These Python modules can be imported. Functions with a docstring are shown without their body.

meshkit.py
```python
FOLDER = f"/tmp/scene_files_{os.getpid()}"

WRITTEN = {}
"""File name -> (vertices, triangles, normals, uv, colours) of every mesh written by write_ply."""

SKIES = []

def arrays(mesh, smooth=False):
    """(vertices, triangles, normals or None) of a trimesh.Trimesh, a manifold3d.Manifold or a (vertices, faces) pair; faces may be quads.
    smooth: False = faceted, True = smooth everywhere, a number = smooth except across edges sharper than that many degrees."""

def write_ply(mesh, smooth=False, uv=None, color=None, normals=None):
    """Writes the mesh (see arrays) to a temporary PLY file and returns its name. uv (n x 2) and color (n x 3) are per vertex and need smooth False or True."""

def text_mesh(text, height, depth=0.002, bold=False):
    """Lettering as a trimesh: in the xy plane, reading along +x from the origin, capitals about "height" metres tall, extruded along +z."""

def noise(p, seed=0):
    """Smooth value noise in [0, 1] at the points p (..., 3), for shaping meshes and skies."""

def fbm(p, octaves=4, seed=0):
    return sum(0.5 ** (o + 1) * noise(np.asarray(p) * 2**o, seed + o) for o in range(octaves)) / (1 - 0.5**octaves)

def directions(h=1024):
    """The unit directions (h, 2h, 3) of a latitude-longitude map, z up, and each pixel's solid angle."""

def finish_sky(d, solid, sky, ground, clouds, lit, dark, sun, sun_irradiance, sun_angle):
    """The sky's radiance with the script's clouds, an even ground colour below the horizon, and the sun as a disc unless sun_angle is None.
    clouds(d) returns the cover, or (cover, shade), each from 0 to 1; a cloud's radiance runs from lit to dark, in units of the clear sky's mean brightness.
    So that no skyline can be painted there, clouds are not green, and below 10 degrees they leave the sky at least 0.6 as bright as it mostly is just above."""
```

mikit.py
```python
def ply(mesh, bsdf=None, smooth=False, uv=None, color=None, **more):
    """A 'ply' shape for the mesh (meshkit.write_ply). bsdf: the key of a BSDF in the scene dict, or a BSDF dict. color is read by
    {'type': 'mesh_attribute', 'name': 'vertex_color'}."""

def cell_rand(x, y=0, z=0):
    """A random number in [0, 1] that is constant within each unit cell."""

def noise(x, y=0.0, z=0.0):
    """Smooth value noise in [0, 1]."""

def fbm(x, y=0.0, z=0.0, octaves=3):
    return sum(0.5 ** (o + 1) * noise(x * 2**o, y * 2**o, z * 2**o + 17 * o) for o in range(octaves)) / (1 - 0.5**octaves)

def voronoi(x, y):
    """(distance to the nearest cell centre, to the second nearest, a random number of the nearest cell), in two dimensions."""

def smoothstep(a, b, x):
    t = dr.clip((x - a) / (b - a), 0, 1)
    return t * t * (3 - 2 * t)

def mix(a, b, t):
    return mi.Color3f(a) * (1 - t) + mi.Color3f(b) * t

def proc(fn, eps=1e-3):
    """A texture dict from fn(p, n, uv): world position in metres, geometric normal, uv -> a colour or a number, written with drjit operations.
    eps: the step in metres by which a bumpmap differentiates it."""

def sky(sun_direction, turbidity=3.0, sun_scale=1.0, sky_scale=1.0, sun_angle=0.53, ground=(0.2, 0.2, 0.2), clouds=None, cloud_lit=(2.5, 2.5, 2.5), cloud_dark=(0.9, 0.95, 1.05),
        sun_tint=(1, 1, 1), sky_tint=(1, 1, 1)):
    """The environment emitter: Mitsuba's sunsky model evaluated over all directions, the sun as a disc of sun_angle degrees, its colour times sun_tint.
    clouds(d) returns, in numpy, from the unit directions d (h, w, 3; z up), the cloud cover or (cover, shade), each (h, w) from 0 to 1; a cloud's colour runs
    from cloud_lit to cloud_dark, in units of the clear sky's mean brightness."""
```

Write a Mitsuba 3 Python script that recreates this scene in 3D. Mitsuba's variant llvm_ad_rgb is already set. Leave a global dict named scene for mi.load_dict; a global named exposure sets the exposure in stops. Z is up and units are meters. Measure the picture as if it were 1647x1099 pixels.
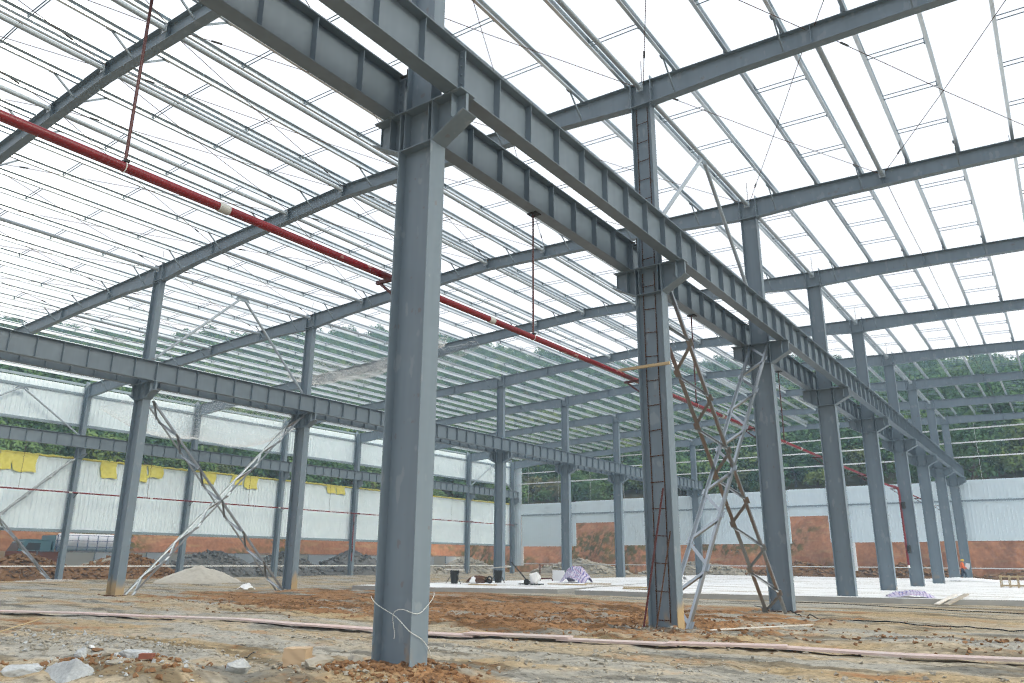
import math, random
import numpy as np
import trimesh, manifold3d
import mitsuba as mi
import drjit as dr
import mikit, meshkit
from mikit import noise, fbm, voronoi, smoothstep, mix, proc

T = mi.ScalarTransform4f
S = 1.125            # every length below is in bays/8 (one bay = 9 m); S turns it into metres
scene, labels = {}, {}

# ------------------------------------------------------------------ camera, sky, exposure
CAM = np.array([7.1724, -7.5952, 1.3841])
yaw, pitch, roll, FPX = 0.6224, 0.2800, 0.0073, 1222.582
_f = np.array([-math.sin(yaw) * math.cos(pitch), math.cos(yaw) * math.cos(pitch), math.sin(pitch)])
_r = np.array([math.cos(yaw), math.sin(yaw), 0.0])
_u = np.cross(_r, _f)
_up = -math.sin(roll) * _r + math.cos(roll) * _u
HAZE = True
scene['camera'] = {'type': 'perspective', 'fov': 2 * math.degrees(math.atan(823.5 / FPX)), 'fov_axis': 'x',
                   'near_clip': 0.05, 'far_clip': 5000.0,
                   'to_world': T().look_at(origin=(CAM * S).tolist(), target=((CAM + _f) * S).tolist(), up=_up.tolist())}
scene['sky'] = mikit.sky((0.88, 0.05, 0.47), turbidity=3, sun_scale=0.30, sun_angle=28.0, clouds=lambda d: 1.0 + 0 * d[..., 0],
                         cloud_lit=(1.27, 1.37, 1.53), ground=(0.22, 0.20, 0.18), sun_tint=(0.74, 0.98, 1.34))
exposure = 3.55

# ------------------------------------------------------------------ materials
def rough(color, r=0.6, spec=0.4, metal=0.0, name=None, two=True, **k):
    b = {'type': 'principled', 'base_color': color if isinstance(color, dict) else {'type': 'rgb', 'value': list(color)},
         'roughness': r, 'specular': spec, 'metallic': metal, **k}
    return {'type': 'twosided', 'bsdf': b} if two else b

def steel_color(p, n, uv):
    f = fbm(p.x * 1.3, p.y * 1.3, p.z * 0.5, 4)
    st = fbm(p.x * 14, p.y * 14, p.z * 0.7, 2)
    c = mix((0.128, 0.170, 0.206), (0.178, 0.224, 0.262), 0.6 * f + 0.4 * st)
    clay = smoothstep(0.55, 0.75, fbm(p.x * 5 + 9, p.y * 5, p.z * 3, 3)) * smoothstep(0.9, 0.2, p.z + 1.0 * (fbm(p.x * 2, p.y * 2, p.z, 2) - 0.3))
    scuff = smoothstep(0.66, 0.76, fbm(p.x * 6 + 2, p.y * 6, p.z * 2.2, 4))
    c = mix(c, (0.30, 0.33, 0.345), 0.28 * scuff)
    spot = smoothstep(0.74, 0.80, fbm(p.x * 9, p.y * 9, p.z * 5 + 4, 4))
    c = mix(c, (0.16, 0.095, 0.055), 0.32 * spot)
    return mix(c, (0.36, 0.24, 0.11), 0.55 * clay)

def dusty_foot(p, n, uv):       # clay splashed on the foot of the columns that the photograph shows stained
    c = steel_color(p, n, uv)
    k = smoothstep(0.85, 0.30, p.z + 0.9 * (fbm(p.x * 3, p.y * 3, p.z * 1.2, 3) - 0.5))
    return mix(c, (0.40, 0.28, 0.13), 0.85 * k)

def girder_color(p, n, uv):
    f = fbm(p.x * 1.1, p.y * 0.6, p.z * 1.1, 3)
    st = fbm(p.x * 9, p.y * 9, p.z * 0.9, 2)
    return mix((0.112, 0.146, 0.176), (0.156, 0.194, 0.228), 0.5 * f + 0.5 * st)

def galv_color(p, n, uv):
    v = fbm(p.x * 7, p.y * 3, p.z * 7, 3)
    return mix((0.54, 0.60, 0.64), (0.70, 0.75, 0.78), v)

def wall_color(p, n, uv):
    f = fbm(p.x * 0.5, p.y * 0.5, p.z * 0.4, 3)
    st = fbm(p.x * 2.5, p.y * 2.5, p.z * 0.2, 3)
    run = smoothstep(0.62, 0.74, fbm(p.x * 1.8 + 3, p.y * 1.8, p.z * 0.12, 3))
    return mix(mix((0.60, 0.695, 0.74), (0.66, 0.75, 0.79), 0.5 * f + 0.5 * st), (0.52, 0.54, 0.52), 0.12 * run)

def red_color(p, n, uv):
    chip = smoothstep(0.72, 0.78, fbm(p.x * 9, p.y * 5, p.z * 9, 3))
    return mix(mix((0.13, 0.006, 0.011), (0.20, 0.011, 0.018), fbm(p.x * 3, p.y * 2, p.z * 3, 2)), (0.32, 0.20, 0.19), 0.8 * chip)

def rust_color(p, n, uv):
    return mix((0.045, 0.022, 0.016), (0.13, 0.062, 0.034), fbm(p.x * 12, p.y * 12, p.z * 12, 3))

MASK = {}
def ground_color(p, n, uv):
    x, y = p.x / S, p.y / S
    wx = x + 2.2 * (fbm(x * 0.35, y * 0.35, 3.0, 3) - 0.5)
    wy = y + 1.6 * (fbm(x * 0.35, y * 0.35, 9.0, 3) - 0.5)
    # along the travelled direction of the site traffic (rows run in x) the mud is drawn out
    a = fbm(wx * 0.22, wy * 1.1, 1.0, 4)
    b = fbm(wx * 0.9, wy * 1.9, 5.0, 4)
    g = fbm(x * 9, y * 9, 2.0, 3)
    gg = fbm(x * 34, y * 34, 4.0, 2)
    grey = mix((0.27, 0.255, 0.215), (0.47, 0.45, 0.395), b)
    tan = mix((0.34, 0.255, 0.145), (0.50, 0.405, 0.265), g)
    clay = mix((0.195, 0.098, 0.045), (0.385, 0.225, 0.118), 0.5 * g + 0.5 * b)
    # the churned clay strip behind the plank walk
    band = smoothstep(5.0, 6.5, wy + 0.12 * wx) * smoothstep(17.5, 13.5, wy + 0.35 * wx) * smoothstep(-27.0, -19.0, wx) * smoothstep(4.0, -1.0, wx)
    band2 = smoothstep(-1.2, 0.2, wy - 0.28 * wx - 2.6) * smoothstep(2.4, 1.0, wy - 0.28 * wx - 2.6) * smoothstep(2, -6, wx)
    band3 = smoothstep(2.2, 0.4, dr.sqrt(dr.square(wx + 0.2) + dr.square(wy - 0.1)))
    ck = dr.clip(1.35 * band + 0.45 * band2 + 0.95 * band3, 0, 1.3)
    t1 = smoothstep(0.40, 0.60, a + 0.25 * (b - 0.5))
    ochre = smoothstep(0.54, 0.66, fbm(wx * 0.33 + 7, wy * 0.9, 21.0, 4))
    c = mix(mix(grey, tan, 0.62 * t1), (0.40, 0.280, 0.135), 0.48 * ochre)
    t2 = smoothstep(0.49, 0.66, 0.45 * b + 0.35 * a + 0.20 * g - 0.10 + 0.20 * ck)
    c = mix(c, clay, t2)
    wet = smoothstep(0.54, 0.68, fbm(wx * 0.5, wy * 2.2, 12.0, 5)) * 0.45
    c = c * (1 - wet)
    speck = smoothstep(0.60, 0.75, fbm(x * 14, y * 20, 8.0, 3))
    return c * (0.66 + 0.42 * g + 0.24 * gg) * (1 - 0.35 * speck)

def ground_bump(p, n, uv):
    return 0.07 * fbm(p.x * 5, p.y * 7, 0.0, 5) + 0.022 * fbm(p.x * 30, p.y * 30, 1.0, 3)

def concrete_color(p, n, uv):
    f = fbm(p.x * 0.5, p.y * 1.4, 1.0, 4)
    s = smoothstep(0.58, 0.7, fbm(p.x * 0.22, p.y * 1.6, 7.0, 4))
    g = fbm(p.x * 12, p.y * 12, 1.0, 2)
    c = mix((0.54, 0.545, 0.54), (0.70, 0.71, 0.71), f)
    c = mix(c, (0.42, 0.40, 0.355), 0.75 * s)
    mud = smoothstep(0.60, 0.70, fbm(p.x * 0.55, p.y * 0.9, 31.0, 4)) * smoothstep(44.0, 24.0, p.y)
    c = mix(c, (0.36, 0.30, 0.22), 0.6 * mud)
    return c * (0.9 + 0.18 * g)

def slab_body_color(p, n, uv):
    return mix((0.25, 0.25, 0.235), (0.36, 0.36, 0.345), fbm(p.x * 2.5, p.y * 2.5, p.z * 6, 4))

def soil_color(p, n, uv):
    f = fbm(p.x * 0.25, p.y * 0.25, p.z * 0.5, 4)
    s = fbm(p.x * 1.6, p.y * 1.6, p.z * 0.35, 3)
    rill = fbm(p.x * 3.2, p.y * 3.2, p.z * 0.22, 3)
    c = mix((0.23, 0.100, 0.056), (0.50, 0.245, 0.145), 0.35 * f + 0.25 * s + 0.4 * rill)
    c = mix(c, (0.42, 0.27, 0.15), 0.6 * smoothstep(0.5, 0.8, fbm(p.x * 0.5 + 5, p.y * 0.5, p.z * 2.2, 4)))
    veg = smoothstep(0.48, 0.66, fbm(p.x * 0.16 + 3, p.y * 0.16, p.z * 0.30, 5))
    veg = veg * smoothstep(0.34, 0.6, fbm(p.x * 2.6, p.y * 2.6, p.z * 1.6, 3))
    c = mix(c, mix((0.035, 0.055, 0.02), (0.12, 0.13, 0.05), s), 0.85 * veg)
    return c * (0.7 + 0.5 * fbm(p.x * 5, p.y * 5, p.z * 3, 3))

def litter_color(p, n, uv):
    return mix((0.085, 0.075, 0.040), (0.16, 0.135, 0.070), fbm(p.x * 0.7, p.y * 0.7, p.z * 0.7, 4))

def soil_bump(p, n, uv):
    return 0.5 * fbm(p.x * 0.9, p.y * 0.9, p.z * 0.5, 4) + 0.16 * fbm(p.x * 3.2, p.y * 3.2, p.z * 0.25, 3)

def rock_color(p, n, uv):
    f = fbm(p.x * 5, p.y * 5, p.z * 5, 4)
    g = fbm(p.x * 40, p.y * 40, p.z * 40, 2)
    return mix((0.26, 0.28, 0.29), (0.52, 0.54, 0.54), f) * (0.75 + 0.4 * g)

def wood_color(c0, c1, k):
    def fn(p, n, uv):
        g = fbm(p.x * 3 + 0.4 * p.y, p.y * 26 + p.x, p.z * 22, 3)
        w = fbm(p.x * 0.8, p.y * 1.2, 3.0, 3)
        return mix(mix(c0, c1, g), k, 0.6 * smoothstep(0.45, 0.75, w))
    return fn

def tarp_color(p, n, uv):
    ux = uv.x * 13 + 1.6 * fbm(uv.x * 4, uv.y * 4, 2.0, 2); uy = uv.y * 11 + 1.6 * fbm(uv.x * 4, uv.y * 4, 9.0, 2)
    a = dr.abs(ux - dr.floor(ux) - 0.5)
    b = dr.abs(uy - dr.floor(uy) - 0.5)
    c = mix((0.52, 0.50, 0.58), (0.10, 0.12, 0.34), smoothstep(0.30, 0.36, a))
    c = mix(c, (0.36, 0.16, 0.30), 0.7 * smoothstep(0.36, 0.40, b))
    return mix(c, (0.42, 0.41, 0.50), 0.6 * smoothstep(0.45, 0.62, fbm(uv.x * 7, uv.y * 7, 5.0, 3)))

def leaf_fn(c0, c1, c2, s):
    def fn(p, n, uv):
        a = fbm(p.x * 0.16 + s, p.y * 0.16, p.z * 0.16, 2)
        b = noise(p.x * 1.3, p.y * 1.3 + s, p.z * 1.3)
        return mix(mix(c0, c1, b), c2, smoothstep(0.5, 0.75, a))
    return fn

def yellow_color(p, n, uv):
    f = fbm(p.x * 5, p.y * 5, p.z * 5, 4)
    return mix((0.56, 0.51, 0.10), (0.74, 0.69, 0.20), f)

def net_color(p, n, uv):
    return mix((0.66, 0.67, 0.66), (0.80, 0.81, 0.80), noise(p.x * 3, p.y * 3, p.z * 3))

def clod_color(c0, c1):
    def fn(p, n, uv):
        return mix(c0, c1, fbm(p.x * 6, p.y * 6, p.z * 6, 3))
    return fn

M = scene
M['mat_steel'] = rough(proc(steel_color), 0.48, 0.45)
M['mat_foot'] = rough(proc(dusty_foot), 0.5, 0.4)
M['mat_girder'] = rough(proc(girder_color), 0.46, 0.45)
M['mat_brace'] = rough((0.35, 0.38, 0.405), 0.27, 0.5, 0.9)
M['mat_darksteel'] = rough((0.045, 0.044, 0.040), 0.5, 0.4)
M['mat_galv'] = rough(proc(galv_color), 0.27, 0.5, 0.8)
M['mat_pipe'] = rough((0.30, 0.35, 0.39), 0.36, 0.5)
M['mat_wall'] = rough(proc(wall_color), 0.45, 0.4)
M['mat_flash'] = rough((0.20, 0.26, 0.30), 0.45, 0.4)
M['mat_red'] = rough(proc(red_color), 0.33, 0.5)
M['mat_coupling'] = rough(proc(clod_color((0.30, 0.31, 0.30), (0.52, 0.53, 0.50))), 0.5, 0.4)
M['mat_darkred'] = rough((0.075, 0.018, 0.018), 0.5, 0.4)
M['mat_rust'] = rough(proc(rust_color), 0.8, 0.2)
M['mat_ground'] = {'type': 'twosided', 'bsdf': {'type': 'bumpmap', 'arbitrary': proc(ground_bump, eps=0.01), 'scale': 1.0, 'bsdf': {'type': 'diffuse', 'reflectance': proc(ground_color)}}}
M['mat_concrete'] = rough(proc(concrete_color), 0.6, 0.35)
M['mat_slab_body'] = rough(proc(slab_body_color), 0.8, 0.2)
M['mat_soil'] = {'type': 'twosided', 'bsdf': {'type': 'bumpmap', 'arbitrary': proc(soil_bump, eps=0.03), 'scale': 1.0, 'bsdf': {'type': 'diffuse', 'reflectance': proc(soil_color)}}}
M['mat_litter'] = {'type': 'diffuse', 'reflectance': proc(litter_color)}
M['mat_rock'] = rough(proc(rock_color), 0.9, 0.15)
M['mat_plank'] = rough(proc(wood_color((0.38, 0.285, 0.265), (0.54, 0.44, 0.415), (0.38, 0.355, 0.33))), 0.7, 0.25)
M['mat_timber'] = rough(proc(wood_color((0.36, 0.26, 0.14), (0.52, 0.41, 0.25), (0.30, 0.25, 0.19))), 0.8, 0.2)
M['mat_oldwood'] = rough(proc(wood_color((0.24, 0.21, 0.17), (0.40, 0.36, 0.30), (0.28, 0.25, 0.22))), 0.85, 0.15)
M['mat_palewood'] = rough(proc(wood_color((0.50, 0.47, 0.42), (0.66, 0.63, 0.58), (0.40, 0.37, 0.33))), 0.8, 0.2)
M['mat_tarp'] = rough(proc(tarp_color), 0.5, 0.4)
M['mat_leaf_a'] = {'type': 'twosided', 'bsdf': {'type': 'diffuse', 'reflectance': proc(leaf_fn((0.032, 0.076, 0.040), (0.088, 0.165, 0.075), (0.090, 0.150, 0.055), 1.0))}}
M['mat_leaf_b'] = {'type': 'twosided', 'bsdf': {'type': 'diffuse', 'reflectance': proc(leaf_fn((0.055, 0.112, 0.046), (0.135, 0.215, 0.085), (0.150, 0.200, 0.065), 7.0))}}
M['mat_leaf_c'] = {'type': 'twosided', 'bsdf': {'type': 'diffuse', 'reflectance': proc(leaf_fn((0.062, 0.090, 0.040), (0.15, 0.18, 0.080), (0.16, 0.155, 0.08), 13.0))}}
M['mat_bark'] = rough((0.10, 0.08, 0.06), 0.9, 0.1)
M['mat_yellow'] = rough(proc(yellow_color), 0.85, 0.15, sheen=0.3)
M['mat_net'] = rough(proc(net_color), 0.8, 0.2)
M['mat_white'] = rough((0.74, 0.75, 0.75), 0.5, 0.4)
M['mat_board'] = rough((0.52, 0.57, 0.60), 0.5, 0.4)
M['mat_board_b'] = rough((0.46, 0.47, 0.43), 0.5, 0.4)
M['mat_brown'] = rough((0.20, 0.075, 0.05), 0.7, 0.3)
M['mat_tan'] = rough((0.42, 0.31, 0.20), 0.7, 0.3)
M['mat_teal'] = rough((0.085, 0.19, 0.225), 0.35, 0.5)
M['mat_blue'] = rough((0.07, 0.10, 0.22), 0.4, 0.5)
M['mat_black'] = rough((0.018, 0.019, 0.020), 0.6, 0.3)
M['mat_glass'] = rough((0.04, 0.06, 0.07), 0.08, 0.7)
M['mat_wire'] = rough((0.62, 0.62, 0.60), 0.5, 0.4)
M['mat_clod_dark'] = rough(proc(clod_color((0.075, 0.080, 0.085), (0.19, 0.19, 0.185))), 0.9, 0.15)
M['mat_clod_clay'] = rough(proc(clod_color((0.125, 0.066, 0.033), (0.285, 0.165, 0.088))), 0.9, 0.1)
M['mat_clod_grey'] = rough(proc(clod_color((0.22, 0.205, 0.17), (0.42, 0.39, 0.33))), 0.9, 0.1)
M['mat_sand'] = rough(proc(clod_color((0.36, 0.335, 0.28), (0.48, 0.455, 0.395))), 0.95, 0.1)
M['mat_orange'] = rough((0.62, 0.13, 0.04), 0.7, 0.2)
M['mat_trouser'] = rough((0.020, 0.032, 0.055), 0.8, 0.2)
M['mat_skin'] = rough((0.34, 0.19, 0.13), 0.6, 0.3)
M['mat_helmet'] = rough((0.70, 0.48, 0.02), 0.3, 0.5)

# ------------------------------------------------------------------ mesh helpers (unit = bay / 8)
class MB:
    def __init__(s): s.v, s.f, s.n = [], [], 0
    def add(s, v, f):
        v = np.asarray(v, float); f = np.asarray(f, int)
        if f.shape[1] == 4: f = np.vstack([f[:, [0, 1, 2]], f[:, [0, 2, 3]]])
        s.v.append(v); s.f.append(f + s.n); s.n += len(v); return s
    def box(s, x0, x1, y0, y1, z0, z1):
        v = [[x, y, z] for x in (x0, x1) for y in (y0, y1) for z in (z0, z1)]
        return s.add(v, [[0, 1, 3, 2], [4, 6, 7, 5], [0, 4, 5, 1], [2, 3, 7, 6], [0, 2, 6, 4], [1, 5, 7, 3]])
    def beam(s, p0, p1, w, h, up=(0, 0, 1)):
        p0, p1, up = (np.asarray(a, float) for a in (p0, p1, up))
        d = (p1 - p0) / np.linalg.norm(p1 - p0)
        a = np.cross(d, up)
        if np.linalg.norm(a) < 1e-6: a = np.cross(d, [1, 0, 0.0])
        a /= np.linalg.norm(a); b = np.cross(a, d)
        v = [p + sa * a * w / 2 + sb * b * h / 2 for p in (p0, p1) for sa in (-1, 1) for sb in (-1, 1)]
        return s.add(v, [[0, 1, 3, 2], [4, 6, 7, 5], [0, 4, 5, 1], [2, 3, 7, 6], [0, 2, 6, 4], [1, 5, 7, 3]])
    def path(s, pts, r, n=8, caps=True):
        p = np.asarray(pts, float); r = np.broadcast_to(r, (len(p),))
        t = np.gradient(p, axis=0); t /= np.linalg.norm(t, axis=1, keepdims=True) + 1e-12
        ref = np.array([0.31, 0.17, 0.93]) if abs(t[:, 2]).mean() < 0.8 else np.array([1.0, 0.1, 0])
        a = np.cross(t, ref); a /= np.linalg.norm(a, axis=1, keepdims=True); b = np.cross(t, a)
        g = np.arange(n) * 2 * np.pi / n
        v = (p[:, None] + r[:, None, None] * (np.cos(g)[None, :, None] * a[:, None] + np.sin(g)[None, :, None] * b[:, None])).reshape(-1, 3)
        f = [[i * n + j, i * n + (j + 1) % n, (i + 1) * n + (j + 1) % n, (i + 1) * n + j] for i in range(len(p) - 1) for j in range(n)]
        s.add(v, f)
        if caps:
            k = len(p) - 1
            s.f.append(np.array([[0, j + 1, j] for j in range(1, n - 1)]) + s.n - len(v))
            s.f.append(np.array([[k * n, k * n + j, k * n + j + 1] for j in range(1, n - 1)]) + s.n - len(v))
        return s
    def prism(s, poly, axis, lo, hi):      # convex polygon in the two other axes, extruded
        n = len(poly); o = {'x': (1, 2, 0), 'y': (0, 2, 1), 'z': (0, 1, 2)}[axis]; v = []
        for e in (lo, hi):
            for a, b in poly:
                q = [0, 0, 0]; q[o[0]], q[o[1]], q[o[2]] = a, b, e; v.append(q)
        f = [[0, i, i + 1] for i in range(1, n - 1)] + [[n, n + i + 1, n + i] for i in range(1, n - 1)]
        for i in range(n):
            j = (i + 1) % n; f += [[i, j, n + j], [i, n + j, n + i]]
        return s.add(v, f)
    def mesh(s): return np.vstack(s.v), np.vstack(s.f)

count = {}
def numbered(key):
    if key not in count: count[key] = 0; return key
    count[key] += 1; return f'{key}_{count[key]:03d}'

def pl(mesh, mat, smooth=False, uv=None):
    if isinstance(mesh, MB): mesh = mesh.mesh()
    if hasattr(mesh, 'vertices'): mesh = (np.asarray(mesh.vertices), np.asarray(mesh.faces))
    return mikit.ply((np.asarray(mesh[0]) * S, mesh[1]), mat, smooth=smooth, uv=uv)

def put(key, d, at=None, rot=0.0):
    key = numbered(key)
    if at is not None or rot:
        d = {**d, 'to_world': T().translate([float(a) * S for a in (at if at is not None else (0, 0, 0))]).rotate([0, 0, 1], rot)}
    scene[key] = d
    return key

def thing(name, label, cat, group=None):
    key = numbered(name); labels[key] = {'label': label, 'category': cat}
    if group: labels[key]['group'] = group
    return key

def single(name, d, label, cat, group=None, at=None, rot=0.0):
    key = put(name, d, at, rot); labels[key] = {'label': label, 'category': cat}
    if group: labels[key]['group'] = group
    return key

def struct(name, d):
    key = put(name, d); labels[key] = {'kind': 'structure'}; return key

def stuff(name, d, label, cat):
    key = put(name, d); labels[key] = {'label': label, 'category': cat, 'kind': 'stuff'}; return key

rng = np.random.default_rng(7)
ORD = ['first', 'second', 'third', 'fourth', 'fifth', 'sixth', 'seventh', 'eighth', 'ninth', 'tenth', 'eleventh', 'twelfth', 'thirteenth', 'fourteenth', 'fifteenth', 'sixteenth', 'seventeenth', 'eighteenth', 'nineteenth', 'twentieth']
ORD += ['twenty-' + o for o in ORD[:9]]
XA, XB, XC = -22.09, 0.0, -43.95
RIDGE = -11.05
zt = lambda x: 13.50 - 0.0375 * abs(x - RIDGE)
OFF = [0.124 + 1.3157 * n for n in range(26)]

# ------------------------------------------------------------------ ground
def npnoise(p, s, o=3):
    return meshkit.fbm(np.asarray(p, float) * s, octaves=o) if 'octaves' in meshkit.fbm.__code__.co_varnames else meshkit.fbm(np.asarray(p, float) * s)

def axis(fine0, fine1, step, lo, hi, grow=1.09):
    a = list(np.arange(fine0, fine1, step)); s = step
    while a[-1] < hi: s *= grow; a.append(a[-1] + s)
    s = step
    while a[0] > lo: s *= grow; a.insert(0, a[0] - s)
    return np.array(a)

def ground_h(x, y):
    p = np.stack([x, y, 0 * x], -1)
    h = 0.10 * (npnoise(p * [0.25, 0.6, 1], 1.0, 3) - 0.5) + 0.07 * (npnoise(p, 1.7, 3) - 0.5)
    band = np.clip((y - 5.6) / 1.0, 0, 1) * np.clip((17 - 0.3 * x - y) / 4, 0, 1) * np.clip((x + 26) / 5, 0, 1) * np.clip((4 - x) / 3, 0, 1)
    near = np.exp(-((x + 1.5) ** 2 + (y + 1.5) ** 2) / 9)
    h += (0.05 + 0.20 * band + 0.10 * near) * (npnoise(p + 31, 3.1, 4) - 0.5)
    h += 0.04 * (npnoise(p + 77, 8.0, 2) - 0.5) * np.exp(-((x - 1) ** 2 + (y - 1) ** 2) / 200)
    r = np.hypot(x, y - 0.0)
    h += 0.17 * np.exp(-(r / 0.75) ** 2) * (0.6 + 0.8 * npnoise(p + 5, 2.5, 3))
    h += 0.22 * np.exp(-(((x + 2.3) / 1.3) ** 2 + ((y + 2.2) / 0.7) ** 2)) + 0.10 * np.exp(-(((x + 0.9) / 0.8) ** 2 + ((y + 0.75) / 0.4) ** 2))
    h += 0.12 * np.exp(-(((x + 6.0) / 2.5) ** 2 + ((y + 0.6) / 0.35) ** 2))
    h += 0.16 * np.exp(-(((x - 5.4) / 1.3) ** 2 + ((y - 8.3) / 0.6) ** 2)) * npnoise(p + 9, 2.0, 3) * 1.6
    flat = np.clip((y - 17.5) / 2, 0, 1) * np.clip((x + 23) / 2, 0, 1)
    h *= 1 - 0.85 * flat
    h += 0.05 * np.exp(-(np.hypot(x - CAM[0], y - CAM[1]) / 3) ** 2) * 0
    far = np.clip((np.hypot(x + 15, y - 25) - 60) / 30, 0, 1)
    return h * (1 - far) - 0.01

gx, gy = axis(-13, 8.5, 0.065, -420, 420), axis(-4.5, 10.0, 0.065, -420, 420)
GX, GY = np.meshgrid(gx, gy, indexing='ij')
GH = ground_h(GX, GY)
idx = np.arange(GX.size).reshape(GX.shape)
q = np.stack([idx[:-1, :-1], idx[1:, :-1], idx[1:, 1:], idx[:-1, 1:]], -1).reshape(-1, 4)
struct('ground', pl((np.stack([GX, GY, GH], -1).reshape(-1, 3), np.vstack([q[:, [0, 1, 2]], q[:, [0, 2, 3]]])), 'mat_ground', True))

def gz(x, y): return float(ground_h(np.array([float(x)]), np.array([float(y)]))[0])

# floor slabs: two pours with a strip between them
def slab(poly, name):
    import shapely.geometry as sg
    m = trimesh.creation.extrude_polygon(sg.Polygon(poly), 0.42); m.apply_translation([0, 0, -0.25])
    k = struct(name, pl(m, 'mat_slab_body'))
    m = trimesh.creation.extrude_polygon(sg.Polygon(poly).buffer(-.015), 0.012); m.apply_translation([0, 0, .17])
    put(k + '__pale_top', pl(m, 'mat_concrete'))  # thin layer that makes the slab top paler than its grey sides
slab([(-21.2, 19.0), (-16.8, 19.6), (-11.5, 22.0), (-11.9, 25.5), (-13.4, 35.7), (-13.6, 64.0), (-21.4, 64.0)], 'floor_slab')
slab([(-10.4, 21.6), (-5.5, 21.9), (-3.3, 22.45), (-1.2, 23.1), (1.9, 23.6), (5.5, 25.0), (22, 29.5), (22, 64.0), (-13.3, 64.0), (-13.1, 35.7), (-11.5, 25.5)], 'floor_slab')

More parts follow.
